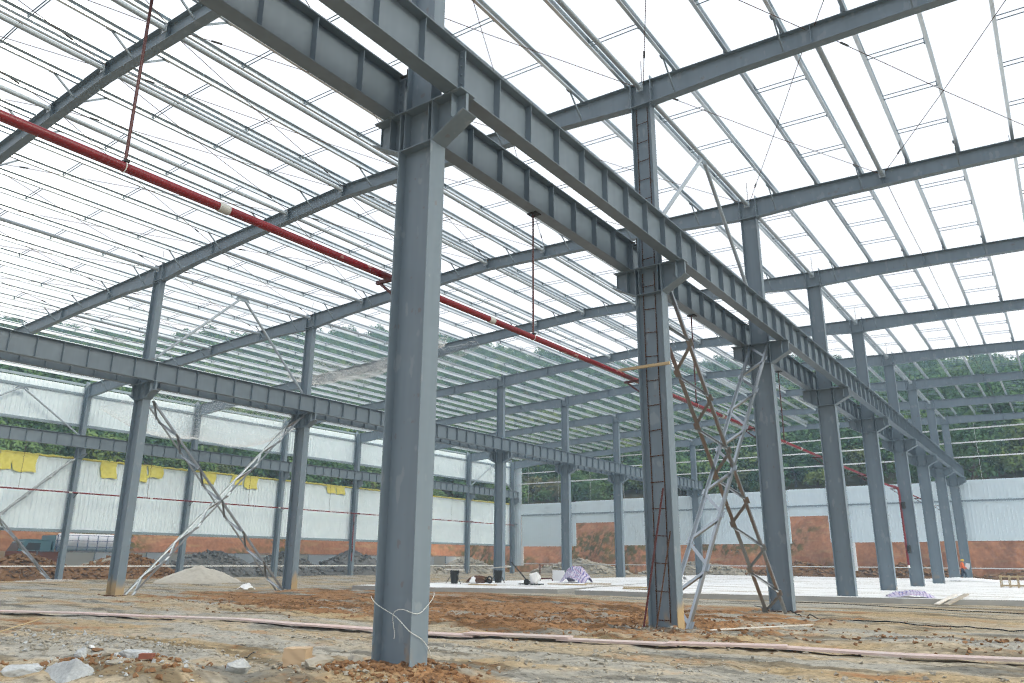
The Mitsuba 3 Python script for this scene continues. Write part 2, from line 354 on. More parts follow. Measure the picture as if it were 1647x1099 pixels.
# ------------------------------------------------------------------ hillside: cut clay bank, then forest slope
def hill_h(x, y):
    dy, dx = y - 71.0, -57.5 - x
    d = np.where((dx > 0) & (dy > 0), np.hypot(np.maximum(dx, 0), np.maximum(dy, 0)) , np.maximum(dx, dy))
    p = np.stack([x, y, 0 * x], -1)
    d = d + 3.0 * (npnoise(p, 0.09, 3) - 0.5) + 2.0 * (npnoise(p + 3, 0.5, 4) - 0.5)
    bank = 7.2 * np.clip(d / 4.5, 0, 1) ** 0.75
    s = np.clip((d - 4.0) / 165.0, 0, 1.25)
    top = (.90 - .06 * np.exp(-((x + 250) ** 2 + (y - 70) ** 2) / 8000.) + .27 * np.exp(-((x + 195) ** 2 + (y - 172) ** 2) / 4900.) - .15 * np.exp(-((x + 10) ** 2 + (y - 275) ** 2) / 9000.)) * (56 + 9 * np.sin(x * 0.021 + 1.0) * np.cos(y * 0.017) + 12 * (npnoise(p + 50, 0.012, 3) - 0.5) * 2)
    slope = top * (s ** 0.92) + 5 * s * (npnoise(p, 0.05, 3) - 0.5)
    h = bank + slope
    back = np.clip((d - 190) / 250, 0, 1)
    return np.where(d < 0, -0.6, h * (1 - 0.4 * back)), d

hx = np.concatenate([np.linspace(-430, -62, 150), np.linspace(-61.6, -52, 32), np.linspace(-51, 30, 110), np.linspace(32, 260, 60)])
hy = np.concatenate([np.linspace(-120, 66, 110), np.linspace(66.6, 80, 40), np.linspace(81, 430, 150)])
HX, HY = np.meshgrid(hx, hy, indexing='ij')
HH, HD = hill_h(HX, HY)
idx = np.arange(HX.size).reshape(HX.shape)
q = np.stack([idx[:-1, :-1], idx[1:, :-1], idx[1:, 1:], idx[:-1, 1:]], -1).reshape(-1, 4)
q = q[(HD.reshape(-1)[q] > -2.5).any(1)]
HV = np.stack([HX, HY, HH], -1).reshape(-1, 3); up_ = (HD.reshape(-1)[q] > 5.2).all(1)
for nm_, q_, mt_ in (('clay_bank', q[~up_], 'mat_soil'), ('hillside', q[up_], 'mat_litter')):
    struct(nm_, pl((HV, np.vstack([q_[:, [0, 1, 2]], q_[:, [0, 2, 3]]])), mt_, True))

# trees: crowns of leaf clumps round limbs
def leaf_quads(r, c, n, size):
    d = r.normal(size=(n, 3)); d /= np.linalg.norm(d, axis=1, keepdims=True)
    p = c[0] + d * c[1] * (0.55 + 0.5 * r.random((n, 1)) ** 0.5) * np.array([1, 1, 0.85])
    nrm = d + 0.5 * r.normal(size=(n, 3)); nrm[:, 2] += 0.45; nrm /= np.linalg.norm(nrm, axis=1, keepdims=True)
    a = np.cross(nrm, r.normal(size=(n, 3))); a /= np.linalg.norm(a, axis=1, keepdims=True); b = np.cross(nrm, a)
    s = size * (0.6 + 0.8 * r.random((n, 1)))
    v = np.stack([p - a * s, p + b * s * 0.6, p + a * s, p - b * s * 0.6], 1)
    return v.reshape(-1, 3)

def make_tree(seed, height, spread, clumps, per, leaf):
    r = np.random.default_rng(seed)
    tr = MB(); lean = r.normal(size=2) * 0.05 * height
    tr.path([[0, 0, -0.6], [0.1 * lean[0], 0.1 * lean[1], height * 0.3], [lean[0], lean[1], height * 0.75]], [0.05 * spread + 0.05, 0.04 * spread + 0.03, 0.03], 6)
    vs = []
    for k in range(clumps):
        g = r.random() * 2 * np.pi; h = 0.30 + 0.62 * r.random() ** 0.8
        w = spread * (1.15 - abs(h - 0.55) * 1.5) * (0.35 + 0.6 * r.random())
        c = np.array([math.cos(g) * w + lean[0] * h, math.sin(g) * w + lean[1] * h, h * height])
        tr.path([[lean[0] * h * .6, lean[1] * h * .6, height * h * 0.6], c], [0.05, 0.015], 4)
        vs.append(leaf_quads(r, (c, spread * (0.30 + 0.22 * r.random())), per, leaf))
    v = np.vstack(vs); f = np.arange(len(v)).reshape(-1, 4)
    return tr, (v, f)

LEAF = ['mat_leaf_a', 'mat_leaf_b', 'mat_leaf_a', 'mat_leaf_c', 'mat_leaf_b', 'mat_leaf_a']
variants = []
for i in range(6):
    h, sp = [6.5, 5.2, 7.5, 4.2, 6.0, 5.6][i], [2.9, 2.7, 2.8, 2.2, 3.3, 2.6][i]
    tr, lf = make_tree(100 + i, h, sp, 26, 46, 0.26)
    scene[f'tree_shape_{"abcdef"[i]}'] = {'type': 'shapegroup', 'id': f'tree_shape_{"abcdef"[i]}', 'trunk': pl(tr, 'mat_bark'), 'crown': pl(lf, LEAF[i])}
    variants.append((f'tree_shape_{"abcdef"[i]}', h))

pts = []
r = np.random.default_rng(21)
cand = np.stack([r.uniform(-430, 90, 60000), r.uniform(-60, 430, 60000)], 1)
hh, dd = hill_h(cand[:, 0], cand[:, 1])
rel = cand - CAM[:2]
az = np.degrees(np.arctan2(-rel[:, 0], rel[:, 1]))
ok = (dd > 5.0) & (dd < 215) & (az > -12) & (az < 74)
cand, hh, dd = cand[ok], hh[ok], dd[ok]
cell = {}
for (x, y), z, d in zip(cand, hh, dd):
    g = 2.7 if d < 60 else 3.5
    k = (int(x // g), int(y // g), g)
    if k in cell: continue
    cell[k] = 1; pts.append((x, y, z, d))
pts = pts[:7500]
labels['forest'] = {'label': 'dense green forest covering the hillside behind the unfinished hall', 'category': 'forest', 'kind': 'stuff'}
for i, (x, y, z, d) in enumerate(pts):
    v = int(r.choice(6, p=[0.20, 0.21, 0.17, 0.12, 0.18, 0.12])); sc = (0.62 + 0.5 * r.random()) * (0.75 if d < 14 else 1.0 + 0.15 * (d > 90))
    scene[f'forest__{i:04d}'] = {'type': 'instance', 'group': {'type': 'ref', 'id': variants[v][0]},
        'to_world': T().translate([x * S, y * S, (z - 0.3) * S]).rotate([0, 0, 1], float(r.random() * 360)).scale([sc, sc, sc * (0.85 + 0.35 * r.random())])}

# the shrubs and small trees that can be told apart on the rim of the bank behind the end wall
rim = [(-48.0, 79.5, 'pale green rounded shrub on the bank beyond the corner of the hall', 3, 0.8), (-45.0, 80.5, 'bushy olive shrub on the bank just right of the corner trim', 4, 0.62),
       (-41.5, 79.0, 'low light green shrub above the left part of the end wall', 3, 0.62), (-38.5, 80.8, 'dense rounded tree above the left part of the end wall', 1, 0.75),
       (-35.0, 79.8, 'small leafy tree above the tall doorway in the end wall', 4, 0.6), (-31.5, 80.2, 'pale bushy shrub right of the tall doorway, above the end wall', 3, 0.75),
       (-22.5, 80.0, 'yellowish shrub above the end wall behind the crossed braces', 3, 0.7), (-10.0, 80.5, 'broad grey green tree above the end wall between the third and fourth columns', 3, 0.95),
       (4.5, 80.5, 'bright green tree over the end wall at the right edge', 1, 1.05), (8.5, 82.5, 'grey green shrub over the end wall at far right', 3, 0.8)]
for x, y, lab, v, sc in rim:
    h, sp = [6.5, 5.2, 7.5, 4.2, 6.0, 5.6][v], [2.9, 2.7, 2.8, 2.2, 3.3, 2.6][v]
    tr, lf = make_tree(300 + int(abs(x) * 10), h * sc, sp * sc, 34, 80, 0.17)
    z = float(hill_h(np.array([x]), np.array([y]))[0][0])
    k = thing('hillside_tree', lab, 'tree')
    put(k + '__trunk', pl(tr, 'mat_bark'), (x, y, z - 0.3)); put(k + '__crown', pl(lf, LEAF[v]), (x, y, z - 0.3))

# ------------------------------------------------------------------ columns of rows A and B
zb0 = 12.42
def lower_parts():
    a, b, t = 0.332, 0.16, 0.016
    P = {}
    P['web'] = MB().box(-a + t, a - t, -0.008, 0.008, -0.3, 8.05)
    for nm, s in (('flange', -1), ('flange', 1)):
        m = MB().prism([(s * (a - t), -b), (s * a, -b), (s * a, b), (s * (a - t), b)] if s > 0 else [(s * a, -b), (s * (a - t), -b), (s * (a - t), b), (s * a, b)], 'z', -0.3, 8.05)
        P.setdefault('flanges', []).append(m)
    return P, a, b, t
LP, ca, cb, ct = lower_parts()
def bracket(side):
    m = MB(); s = side
    def q(pts): return [(s * x, z) for x, z in (pts if s > 0 else pts[::-1])]
    m.prism(q([(ca, 7.40), (0.87, 7.72), (0.87, 8.05), (ca, 8.05)]), 'y', -0.008, 0.008)
    m.prism(q([(0.862, 7.72), (0.876, 7.72), (0.876, 8.05), (0.862, 8.05)]), 'y', -0.03, 0.03)
    m.prism(q([(ca + 0.002, 7.385), (0.93, 7.700), (0.922, 7.716), (ca + 0.002, 7.405)]), 'y', -cb * 0.98, cb * 0.98)
    gxx = 0.69 if s > 0 else 0.56
    m.box(s * gxx - 0.006, s * gxx + 0.006, -cb * .9, -0.0085, 7.66 if gxx > .6 else 7.55, 8.049)
    m.box(s * gxx - 0.006, s * gxx + 0.006, 0.0085, cb * .9, 7.66 if gxx > .6 else 7.55, 8.049)
    return m
ply_web, ply_fl = pl(LP['web'], 'mat_steel'), [pl(m, 'mat_steel') for m in LP['flanges']]
ply_web_f, ply_fl_f = pl(LP['web'], 'mat_foot'), [pl(m, 'mat_foot') for m in LP['flanges']]
ply_br = {1: pl(bracket(1), 'mat_steel'), -1: pl(bracket(-1), 'mat_steel')}
ply_cap = pl(MB().box(-0.89, 0.89, -cb - 0.01, cb + 0.01, 8.052, 8.072), 'mat_steel')
st = MB()
for ys in ((-cb * .95, -0.009), (0.009, cb * .95)):
    st.box(-ca + ct + .001, ca - ct - .001, *ys, 7.395, 7.409)
    for x in (-0.24, 0.24): st.box(x - 0.006, x + 0.006, ys[0] * .98, ys[1] * .98, 7.411, 8.05)
ply_stiff = pl(st, 'mat_steel')
ua, ub = 0.258, 0.12
ply_uweb = pl(MB().box(-ua + .012, ua - .012, -0.006, 0.006, 8.074, zb0), 'mat_steel')
ply_ufl = [pl(MB().box(*(sorted((s * (ua - .012), s * ua))), -ub, ub, 8.074, zb0), 'mat_steel') for s in (-1, 1)]
ply_ucap = pl(MB().box(-0.33, 0.33, -ub - .02, ub + .02, zb0 + .001, zb0 + .019), 'mat_steel')
ply_base = pl(MB().box(-0.46, 0.46, -0.27, 0.27, -0.02, 0.025), 'mat_rust')
tie = MB()
for s, gxx in ((1, 0.69), (-1, 0.56)):
    for yy in (-0.09, 0.09): tie.beam((s * ua, yy, 8.78), (s * (gxx - 0.13), yy, 8.78), 0.05, 0.012)
    tie.box(*sorted((s * (ua + .001), s * (ua + .015))), -0.13, 0.13, 8.70, 8.86)
ply_tie = pl(tie, 'mat_darksteel')
ply_spike = pl(MB().path([(0, 0, 13.0), (0.004, 0.002, 13.78)], 0.009, 5), 'mat_rust')

def column(x, y, name, label, cat, group, base=True, foot=0):
    k = thing(name, label, cat, group)
    W, F = ply_web_f if foot == 2 else ply_web, [ply_fl_f[0] if foot == 2 else ply_fl[0], ply_fl_f[1] if foot else ply_fl[1]]
    at = (x, y, 0)
    put(k + '__web', W, at)
    for f in F: put(k + '__flange', f, at)
    for s in (-1, 1): put(k + '__crane_bracket', ply_br[s], at)
    put(k + '__bracket_cap_plate', ply_cap, at); put(k + '__stiffener_plate', ply_stiff, at)
    put(k + '__upper_web', ply_uweb, at)
    for f in ply_ufl: put(k + '__upper_flange', f, at)
    put(k + '__top_plate', ply_ucap, at); put(k + '__girder_tie', ply_tie, at); put(k + '__steel_spike', ply_spike, at)
    if base: put(k + '__base_plate', ply_base, at)
    return k
BL = ['nearest grey steel column with a white wire round its foot', 'grey steel column with a rebar ladder, second in the right row',
      'third column of the right row, beside the foot of the dark lattice brace', 'fourth column of the right row, standing at the slab edge',
      'fifth column of the right row, on the white slab behind the folded tarp', 'sixth column of the right row, with the red drop pipe on its face',
      'seventh column of the right row', 'eighth column of the right row, second from its far end', 'last column of the right row, beside the walking worker']
for k in range(9): column(XB, 8 * k, 'steel_column', BL[k], 'column', None, True, 1 if k == 1 else 0)
AL = ['grey column of the left inner row just outside the left edge', 'left inner row column with a clay stained foot, left of the crossed braces', 'left inner row column right of the crossed braces', 'left inner row column hidden behind the nearest column',
      'left inner row column standing behind the tipped wheelbarrow', 'left inner row column behind the crumpled purple tarpaulin', 'left inner row column right of the purple tarpaulin', 'left inner row column behind the ladder column', 'last column of the left inner row, near the end wall']
for k in range(1, 9): column(XA, 8 * k, 'inner_column', AL[k], 'column', None, True, 2 if k == 1 else 1 if k == 2 else 0)

# ------------------------------------------------------------------ wall row C: columns, crane girder on one side
cw, cf = 0.25, 0.13
ply_cweb = pl(MB().box(-cw + .012, cw - .012, -.006, .006, -0.3, 12.25), 'mat_steel')
ply_cfl = [pl(MB().box(*sorted((s * (cw - .012), s * cw)), -cf, cf, -0.3, 12.25 - 0.25 * (s > 0) + .25), 'mat_steel') for s in (-1, 1)]
m = MB()
m.prism([(cw, 7.40), (0.87, 7.70), (0.87, 8.05), (cw, 8.05)], 'y', -.007, .007)
m.prism([(cw + .001, 7.385), (0.90, 7.69), (0.893, 7.705), (cw + .001, 7.405)], 'y', -cf, cf)
m.box(cw + .001, 0.89, -cf, cf, 8.052, 8.072)
ply_cbr = pl(m, 'mat_steel')
CL = {2: 'wall column at the left edge beside the lattice brace foot', 3: 'wall column left of the sand pile', 4: 'wall column between the sand pile and the inner column', 5: 'wall column with a red riser pipe on its face',
      6: 'wall column behind the nearest column', 7: 'wall column left of the tipped wheelbarrow', 8: 'corner wall column at the end of the red sprinkler pipe', 1: 'wall column outside the left edge'}
for k in range(1, 9):
    c = thing('wall_column', CL[k], 'column')
    at = (XC, 8 * k, 0)
    put(c + '__web', ply_cweb, at)
    for f in ply_cfl: put(c + '__flange', f, at)
    put(c + '__crane_bracket', ply_cbr, at)

# ------------------------------------------------------------------ crane girders
def girder_plies(L):
    P = {'web': MB().box(-0.007, 0.007, 0.008, L - 0.008, 8.09, 8.824),
         'top_flange': MB().box(-0.15, 0.15, 0.008, L - 0.008, 8.826, 8.846),
         'bottom_flange': MB().box(-0.13, 0.13, 0.008, L - 0.008, 8.0735, 8.089)}
    return {k: pl(m, 'mat_girder') for k, m in P.items()}
GP = girder_plies(8.0)
ply_gst = pl(MB().box(-0.125, -0.0075, -0.006, 0.006, 8.0895, 8.8255).box(0.0075, 0.125, -0.006, 0.006, 8.0895, 8.8255), 'mat_girder')
em = MB().box(-0.13, 0.13, 0.0, 0.012, 8.075, 8.80)
for s in (-1, 1):
    for q_ in range(4): em.path([(s * 0.07, 0.012, 8.25 + 0.15 * q_), (s * 0.07, 0.04, 8.25 + 0.15 * q_)], 0.014, 6)
ply_gend = pl(em, 'mat_girder')
def girder(x, k, name, label, group=None):
    g = thing(name, label, 'crane girder', group)
    at = (x, 8 * k, 0)
    for nm, d in GP.items(): put(g + '__' + nm, d, at)
    for i in range(1, 9): put(g + '__stiffener', ply_gst, (x, 8 * k + 8 * i / 9, 0))
    put(g + '__end_plate', ply_gend, at)
    scene[numbered(g + '__end_plate')] = {**ply_gend, 'to_world': T().translate([x * S, (8 * k + 8) * S, 0]).rotate([0, 0, 1], 180)}
where = ['nearest span, overhead at top left', 'span between the nearest column and the ladder column', 'span above the crossed lattice braces', 'third full span beyond the nearest column', 'fourth full span beyond the nearest column',
         'fifth full span beyond the nearest column', 'sixth full span', 'seventh full span', 'last span at the far end']
for k in range(-1, 8):
    girder(0.69, k, 'crane_girder', 'right girder of the right column row, ' + where[k + 1])
    girder(-0.56, k, 'crane_girder', 'left girder of the right column row, ' + where[k + 1])
wA = {0: 'span at the left edge of the picture', 1: 'span above the crossed braces', 2: 'span running behind the nearest column', 3: 'span emerging right of the nearest column', 4: 'span left of the purple tarpaulin', 5: 'span above the purple tarpaulin', 6: 'span running behind the ladder column', 7: 'last span at the end wall'}
for k in range(0, 8):
    girder(XA + 0.69, k, 'inner_crane_girder', 'near girder of the left inner row, ' + wA[k])
    girder(XA - 0.56, k, 'inner_crane_girder', 'far girder of the left inner row, ' + wA[k])
wC = {1: 'at the left edge above the yellow insulation', 2: 'above the truck', 3: 'above the sand pile', 4: 'left of the nearest column', 5: 'behind the nearest column', 6: 'just right of the nearest column', 7: 'at the corner of the hall'}
for k in range(1, 8): girder(XC + 0.69, k, 'wall_crane_girder', 'crane girder along the clad left wall, ' + wC[k])

# ------------------------------------------------------------------ rafters
dk = [(-43.70, 0.86), (-40, 0.70), (-35, 0.58), (-28, 0.52), (-24.5, 0.58), (-22.09, 0.74), (-19.5, 0.56), (-16, 0.48), (-11.05, 0.44), (-6, 0.47), (-2.5, 0.53), (0, 0.66), (2.5, 0.53), (6, 0.47), (11.05, 0.44), (16, 0.48), (22.2, 0.7)]
dxs, dds = np.array([a for a, b in dk]), np.array([b for a, b in dk])
depth = lambda x: np.interp(x, dxs, dds)
XS = np.unique(np.concatenate([np.linspace(-43.68, 22.1, 60), dxs[1:-1], [RIDGE]]))
def strip(xs, top, bot, y0, y1):
    m = MB(); n = len(xs); v = []
    for x, t_, b_ in zip(xs, top, bot): v += [[x, y0, b_], [x, y1, b_], [x, y1, t_], [x, y0, t_]]
    f = []
    for i in range(n - 1):
        a, b = 4 * i, 4 * i + 4
        for j in range(4): f.append([a + j, b + j, b + (j + 1) % 4, a + (j + 1) % 4])
    f += [[0, 1, 2, 3], [4 * n - 1, 4 * n - 2, 4 * n - 3, 4 * n - 4]]
    return m.add(v, f)
ztop = np.array([zt(x) for x in XS]); zbot = ztop - depth(XS)
ply_rw = pl(strip(XS, ztop - .016, zbot + .016, -.006, .006), 'mat_steel')
ply_rt = pl(strip(XS, ztop, ztop - .015, -.12, .12), 'mat_steel')
ply_rb = pl(strip(XS, zbot + .015, zbot, -.115, .115), 'mat_steel')
STR_ALL, STR_X = [RIDGE, RIDGE - 2.85, RIDGE + 2.85, XA, XB], [-18.4, -26.1, -30.4, 4.16, 8.4]
m = MB()
for x in STR_ALL[:3] + STR_X + [-35.2]:
    for s in (-1, 1): m.box(x - .006, x + .006, *sorted((s * .0065, s * .11)), zt(x) - depth(x) + .017, zt(x) - .017)
ply_rst = pl(m, 'mat_steel')
m = MB()
for x in (XA, XB):
    for s in (-1, 1):
        xx = x + s * 0.275
        m.box(xx - .012, xx + .012, -.125, .125, zt(xx) - depth(xx) - 0.05, zt(xx) + 0.10)
        for q_ in range(4):
            for e in (-1, 1): m.path([(xx - .045, e * .07, zt(xx) - .1 - .14 * q_), (xx + .045, e * .07, zt(xx) - .1 - .14 * q_)], .014, 6)
ply_rsp = pl(m, 'mat_steel')
PUR = [RIDGE + o for o in OFF if RIDGE + o < 21.9] + [RIDGE - o for o in OFF[:25]]
m = MB()
for x in PUR: m.box(x - .045, x - .030, -.10, .10, zt(x) + .001, zt(x) + .17)
ply_cleat = pl(m, 'mat_steel')
def fly(n, side, ysgn):
    x = RIDGE + side * OFF[n]; xb = x + side * -0.0
    b = zt(x) - depth(x) + 0.04
    m = MB().beam((x, ysgn * 0.10, b), (x, ysgn * 0.72, zt(x) + 0.05), 0.045, 0.030, (1, 0, 0))
    m.box(x - 0.05, x + 0.05, *sorted((ysgn * 0.66, ysgn * 0.80)), zt(x) + 0.02, zt(x) + 0.06)
    return pl(m, 'mat_steel')
FLY = [(n, s, e, fly(n, s, e)) for n in range(1, 25, 2) for s in (-1, 1) for e in (-1, 1) if RIDGE + s * OFF[n] < 14 and abs(RIDGE + s * OFF[n] - XA) > .4]
RLn = ['nearest rafter, crossing the top left corner', 'rafter on the ladder column', 'rafter on the third column of the right row', 'rafter on the fourth column of the right row', 'rafter on the fifth column of the right row', 'rafter on the sixth column of the right row', 'third rafter from the end wall', 'second rafter from the end wall', 'last rafter, over the end wall']
for k in range(9):
    rf = thing('roof_rafter', 'grey tapered steel ' + RLn[k], 'rafter'); at = (0, 8 * k, 0)
    put(rf + '__web', ply_rw, at); put(rf + '__top_flange', ply_rt, at); put(rf + '__bottom_flange', ply_rb, at)
    put(rf + '__stiffener', ply_rst, at); put(rf + '__splice_plate', ply_rsp, at)
    put(rf + '__purlin_cleats', ply_cleat, at)
    for n, s, e, d in FLY:
        if k == 8 and e > 0: continue
        put(rf + '__fly_brace', d, at)

# ------------------------------------------------------------------ purlins (galvanised Z sections) with tie rods in every other gap
PH, PF = 0.205, 0.076
def zsec(x, side, y0, y1):      # lipped channel, open towards +x
    z = zt(x) + 0.006; m = MB(); t = .006
    m.box(x - t / 2, x + t / 2, y0, y1, z, z + PH)
    m.box(x + t / 2 * 1.01, x + PF, y0, y1, z + .0005, z + .0055)
    m.box(x + t / 2 * 1.01, x + PF, y0, y1, z + PH - .0055, z + PH - .0005)
    m.box(x + PF - .005, x + PF, y0, y1, z + .006, z + .024)
    m.box(x + PF - .005, x + PF, y0, y1, z + PH - .030, z + PH - .006)
    return m
def tie_mesh(xa, xb, ys, side):
    m = MB()
    for y in ys:
        for dz in (.045, .155): m.path([(xa, y, zt(xa) + dz), (xb, y, zt(xb) + dz)], .0125, 5)
        for x in (xa, xb): m.box(x + .004 if x == min(xa, xb) else x - .030, x + .030 if x == min(xa, xb) else x - .004, y - .02, y + .02, zt(x) + .012, zt(x) + PH - .01)
    return pl(m, 'mat_darksteel' if False else 'mat_steel')
for side, wname in ((1, 'slope falling right of the ridge'), (-1, 'slope falling left of the ridge')):
    for n, o in enumerate(OFF[:25]):
        x = RIDGE + side * o
        if x > 21.9: continue
        kk = thing('roof_purlin', f'thin galvanised roof purlin, {ORD[n]} to the {"right" if side > 0 else "left"} of the ridge', 'purlin', 'roof purlins, ' + wname)
        put(kk + '__section', pl(zsec(x, side, -8.6, 64.1), 'mat_galv'))
        if n % 2 == 0 and n + 1 < 25 and RIDGE + side * OFF[n + 1] < 16:
            xb = RIDGE + side * OFF[n + 1]
            for b in range(-1, 8):
                if b < 4:
                    for q_ in (2, 4, 6): put(kk + '__tie_rod', tie_mesh(x, xb, [8 * b + q_], side))
            far = put(kk + '__far_tie_rods', tie_mesh(x, xb, [8 * b + q_ for b in range(4, 8) for q_ in (2, 4, 6)], side))
            labels[far] = {'kind': 'stuff'}

# ------------------------------------------------------------------ roof struts and bracing rods
bays = ['nearest bay overhead', 'bay of the nearest column', 'braced bay behind the ladder column', 'third bay beyond the nearest column', 'fourth bay', 'fifth bay', 'sixth bay', 'seventh bay', 'last bay']
def strut(x, k, group):
    z = zt(x) - 0.17
    m = MB().path([(x, 8 * k + 0.16, z), (x, 8 * k + 7.84, z)], 0.062, 12)
    for y in (8 * k + .135, 8 * k + 7.845): m.box(x - .09, x + .09, y, y + .02, z - .11, z + .11)
    single('roof_strut', pl(m, 'mat_pipe', 40), f'grey tubular roof strut, {group}, {bays[k + 1]}', 'roof strut', 'tubular roof struts')
nm = {RIDGE: 'line under the ridge', RIDGE - 2.85: 'line left of the ridge', RIDGE + 2.85: 'line right of the ridge', XA: 'line over the left inner columns', XB: 'line over the right column row'}
for x in STR_ALL:
    for k in range(-1, 8): strut(x, k, nm[x])
for x, g_ in zip(STR_X, ('left of the ridge lines', 'left of the inner columns', 'nearest the left wall', 'right of the right column row', 'farthest right')): strut(x, 1, g_)
PAN = [-35.2, -30.4, -26.1, XA, -18.4, RIDGE - 2.85, RIDGE, RIDGE + 2.85, -4.1, XB, 4.16, 8.4]
for k in (-1, 0, 1):
    for xa, xb in zip(PAN[:-1], PAN[1:]):
        for p0, p1 in ((xa, xb), (xb, xa)):
            a = np.array([p0 + .1 * np.sign(p1 - p0), 8 * k + .12, zt(p0) - .10]); b = np.array([p1 - .1 * np.sign(p1 - p0), 8 * k + 7.88, zt(p1) - .10])
            mid = (a + b) / 2 - [0, 0, 0.05]
            key = thing('bracing_rod', f'thin {"rightward" if p1 > p0 else "leftward"} roof bracing rod, {ORD[PAN.index(xa)]} panel from the left wall, {["overhead bay", "nearest column bay", "ladder column bay"][k + 1]}', 'bracing rod', 'diagonal roof bracing rods')
            put(key + '__rod', pl(MB().path([a, mid, b], .0085, 5), 'mat_rust'))
            t_ = a + (b - a) * (0.10 if p0 < p1 else 0.86)
            put(key + '__turnbuckle', pl(MB().path([t_ - (b - a) * .014, t_ + (b - a) * .014], .024, 6), 'mat_darksteel'))
for k in range(2, 7):
    single('roof_rod', pl(MB().path([(4.16, 8 * k + .1, zt(4.16) - .1), (4.16, 8 * k + 4, zt(4.16) - .16), (4.16, 8 * k + 7.9, zt(4.16) - .1)], .010, 5), 'mat_rust'), f'thin straight roof rod right of the right column row, {bays[k + 1]}', 'tie rod', 'straight roof rods')

# ------------------------------------------------------------------ lattice braces between columns (bay behind the ladder column)
def ang(m, p0, p1, w=.075, x=0.0, inner=1):
    m.beam(p0, p1, .010, w, (0, -1, 0.3)); d = (np.array(p1) - p0); d /= np.linalg.norm(d)
    nrm = np.cross(d, [1, 0, 0]); nrm /= np.linalg.norm(nrm)
    o = nrm * w * .46 + np.array([-inner * w * .5, 0, 0])
    m.beam(np.array(p0) + o, np.array(p1) + o, w, .010, nrm)
def lattice(x0, e, z0, z1, y0, y1, lab, name, chord, lace, hw, n, ws=(.075, .075), rc=None):
    k = thing(name, lab, 'lattice brace')
    P = lambda t, s: np.array([x0 + s * hw, y0 + (y1 - y0) * t, z0 + (z1 - z0) * t])
    for s in (-1, 1):
        m = MB(); ang(m, P(0, s), P(1, s), ws[s > 0], x0, s); put(k + '__chord', pl(m, rc if rc and s > 0 else chord))
    d = P(1, 0) - P(0, 0); L = np.linalg.norm(d); d /= L; nr = np.cross(d, [1, 0, 0]); nr /= np.linalg.norm(nr)
    for i in range(n):
        a, b = P((i + .12) / n, -1 if i % 2 else 1), P((i + .95) / n, 1 if i % 2 else -1)
        m = MB().beam(a + nr * .02, b + nr * .02, .078, .012, nr); m.beam(a + nr * .06, b + nr * .06, .012, .065, nr)
        put(k + '__lacing', pl(m, lace if i % 2 else chord))
    for i in range(n + 1):
        c = P(min(.99, max(.01, (i + .03) / n)), 1 if i % 2 == 0 else -1)
        put(k + '__gusset_plate', pl(MB().beam(c - d * .10 + nr * .012, c + d * .10 + nr * .012, .15, .010, nr), chord))
lattice(XB, 0, 0.0, 8.03, 8.45, 15.9, 'pale grey lattice brace rising from the ladder column to the third column', 'lattice_brace', 'mat_brace', 'mat_brace', .30, 13, (.075, .115))
lattice(XB, 0, 7.75, 0.0, 8.35, 15.35, 'dark lattice brace falling from the ladder column to the foot of the third column', 'lattice_brace', 'mat_brace', 'mat_brace', .30, 13, (.10, .075))
lattice(XA, 0, 0.0, 8.0, 8.5, 15.8, 'light lattice brace rising rightward between the left inner columns', 'lattice_brace', 'mat_brace', 'mat_brace', .27, 12)
lattice(XA, 0, 7.4, 0.0, 8.3, 15.5, 'dark lattice brace falling rightward between the left inner columns', 'lattice_brace', 'mat_brace', 'mat_brace', .27, 12)
lattice(XC + .05, 0, 0.0, 7.4, 8.4, 15.7, 'lattice brace rising to the wall column at the left edge', 'lattice_brace', 'mat_brace', 'mat_brace', .2, 12)
lattice(XC + .05, 0, 7.4, 0.0, 8.3, 15.5, 'lattice brace falling to the foot of the wall column at the left edge', 'lattice_brace', 'mat_brace', 'mat_brace', .2, 12)
# tubular V braces above the girders
def vee(x, y0, zlow, ztopp, lab):
    k = thing('tube_brace', lab, 'tube brace')
    put(k + '__tube', pl(MB().path([(x, y0 + .2, zlow), (x, y0 + 3.85, ztopp)], .055, 10), 'mat_pipe', 40))
    put(k + '__tube', pl(MB().path([(x, y0 + 7.8, zlow), (x, y0 + 4.15, ztopp)], .055, 10), 'mat_pipe', 40))
    put(k + '__gusset_plate', pl(MB().prism([(y0 + 3.6, ztopp - .05), (y0 + 4.4, ztopp - .05), (y0 + 4.25, ztopp + .16), (y0 + 3.75, ztopp + .16)], 'x', x - .008, x + .008), 'mat_steel'))
vee(XB, 8, 9.1, zt(0) - .36, 'tubular V brace over the ladder column bay of the right row')
vee(XA, 8, 9.1, zt(XA) - .36, 'tubular V brace over the crossed braces of the left inner row')
vee(XC + .1, 8, 8.9, 11.3, 'tubular V brace on the clad left wall at the left edge')
vee(XC + .1, 56, 8.9, 11.3, 'tubular V brace on the clad left wall next to the corner')

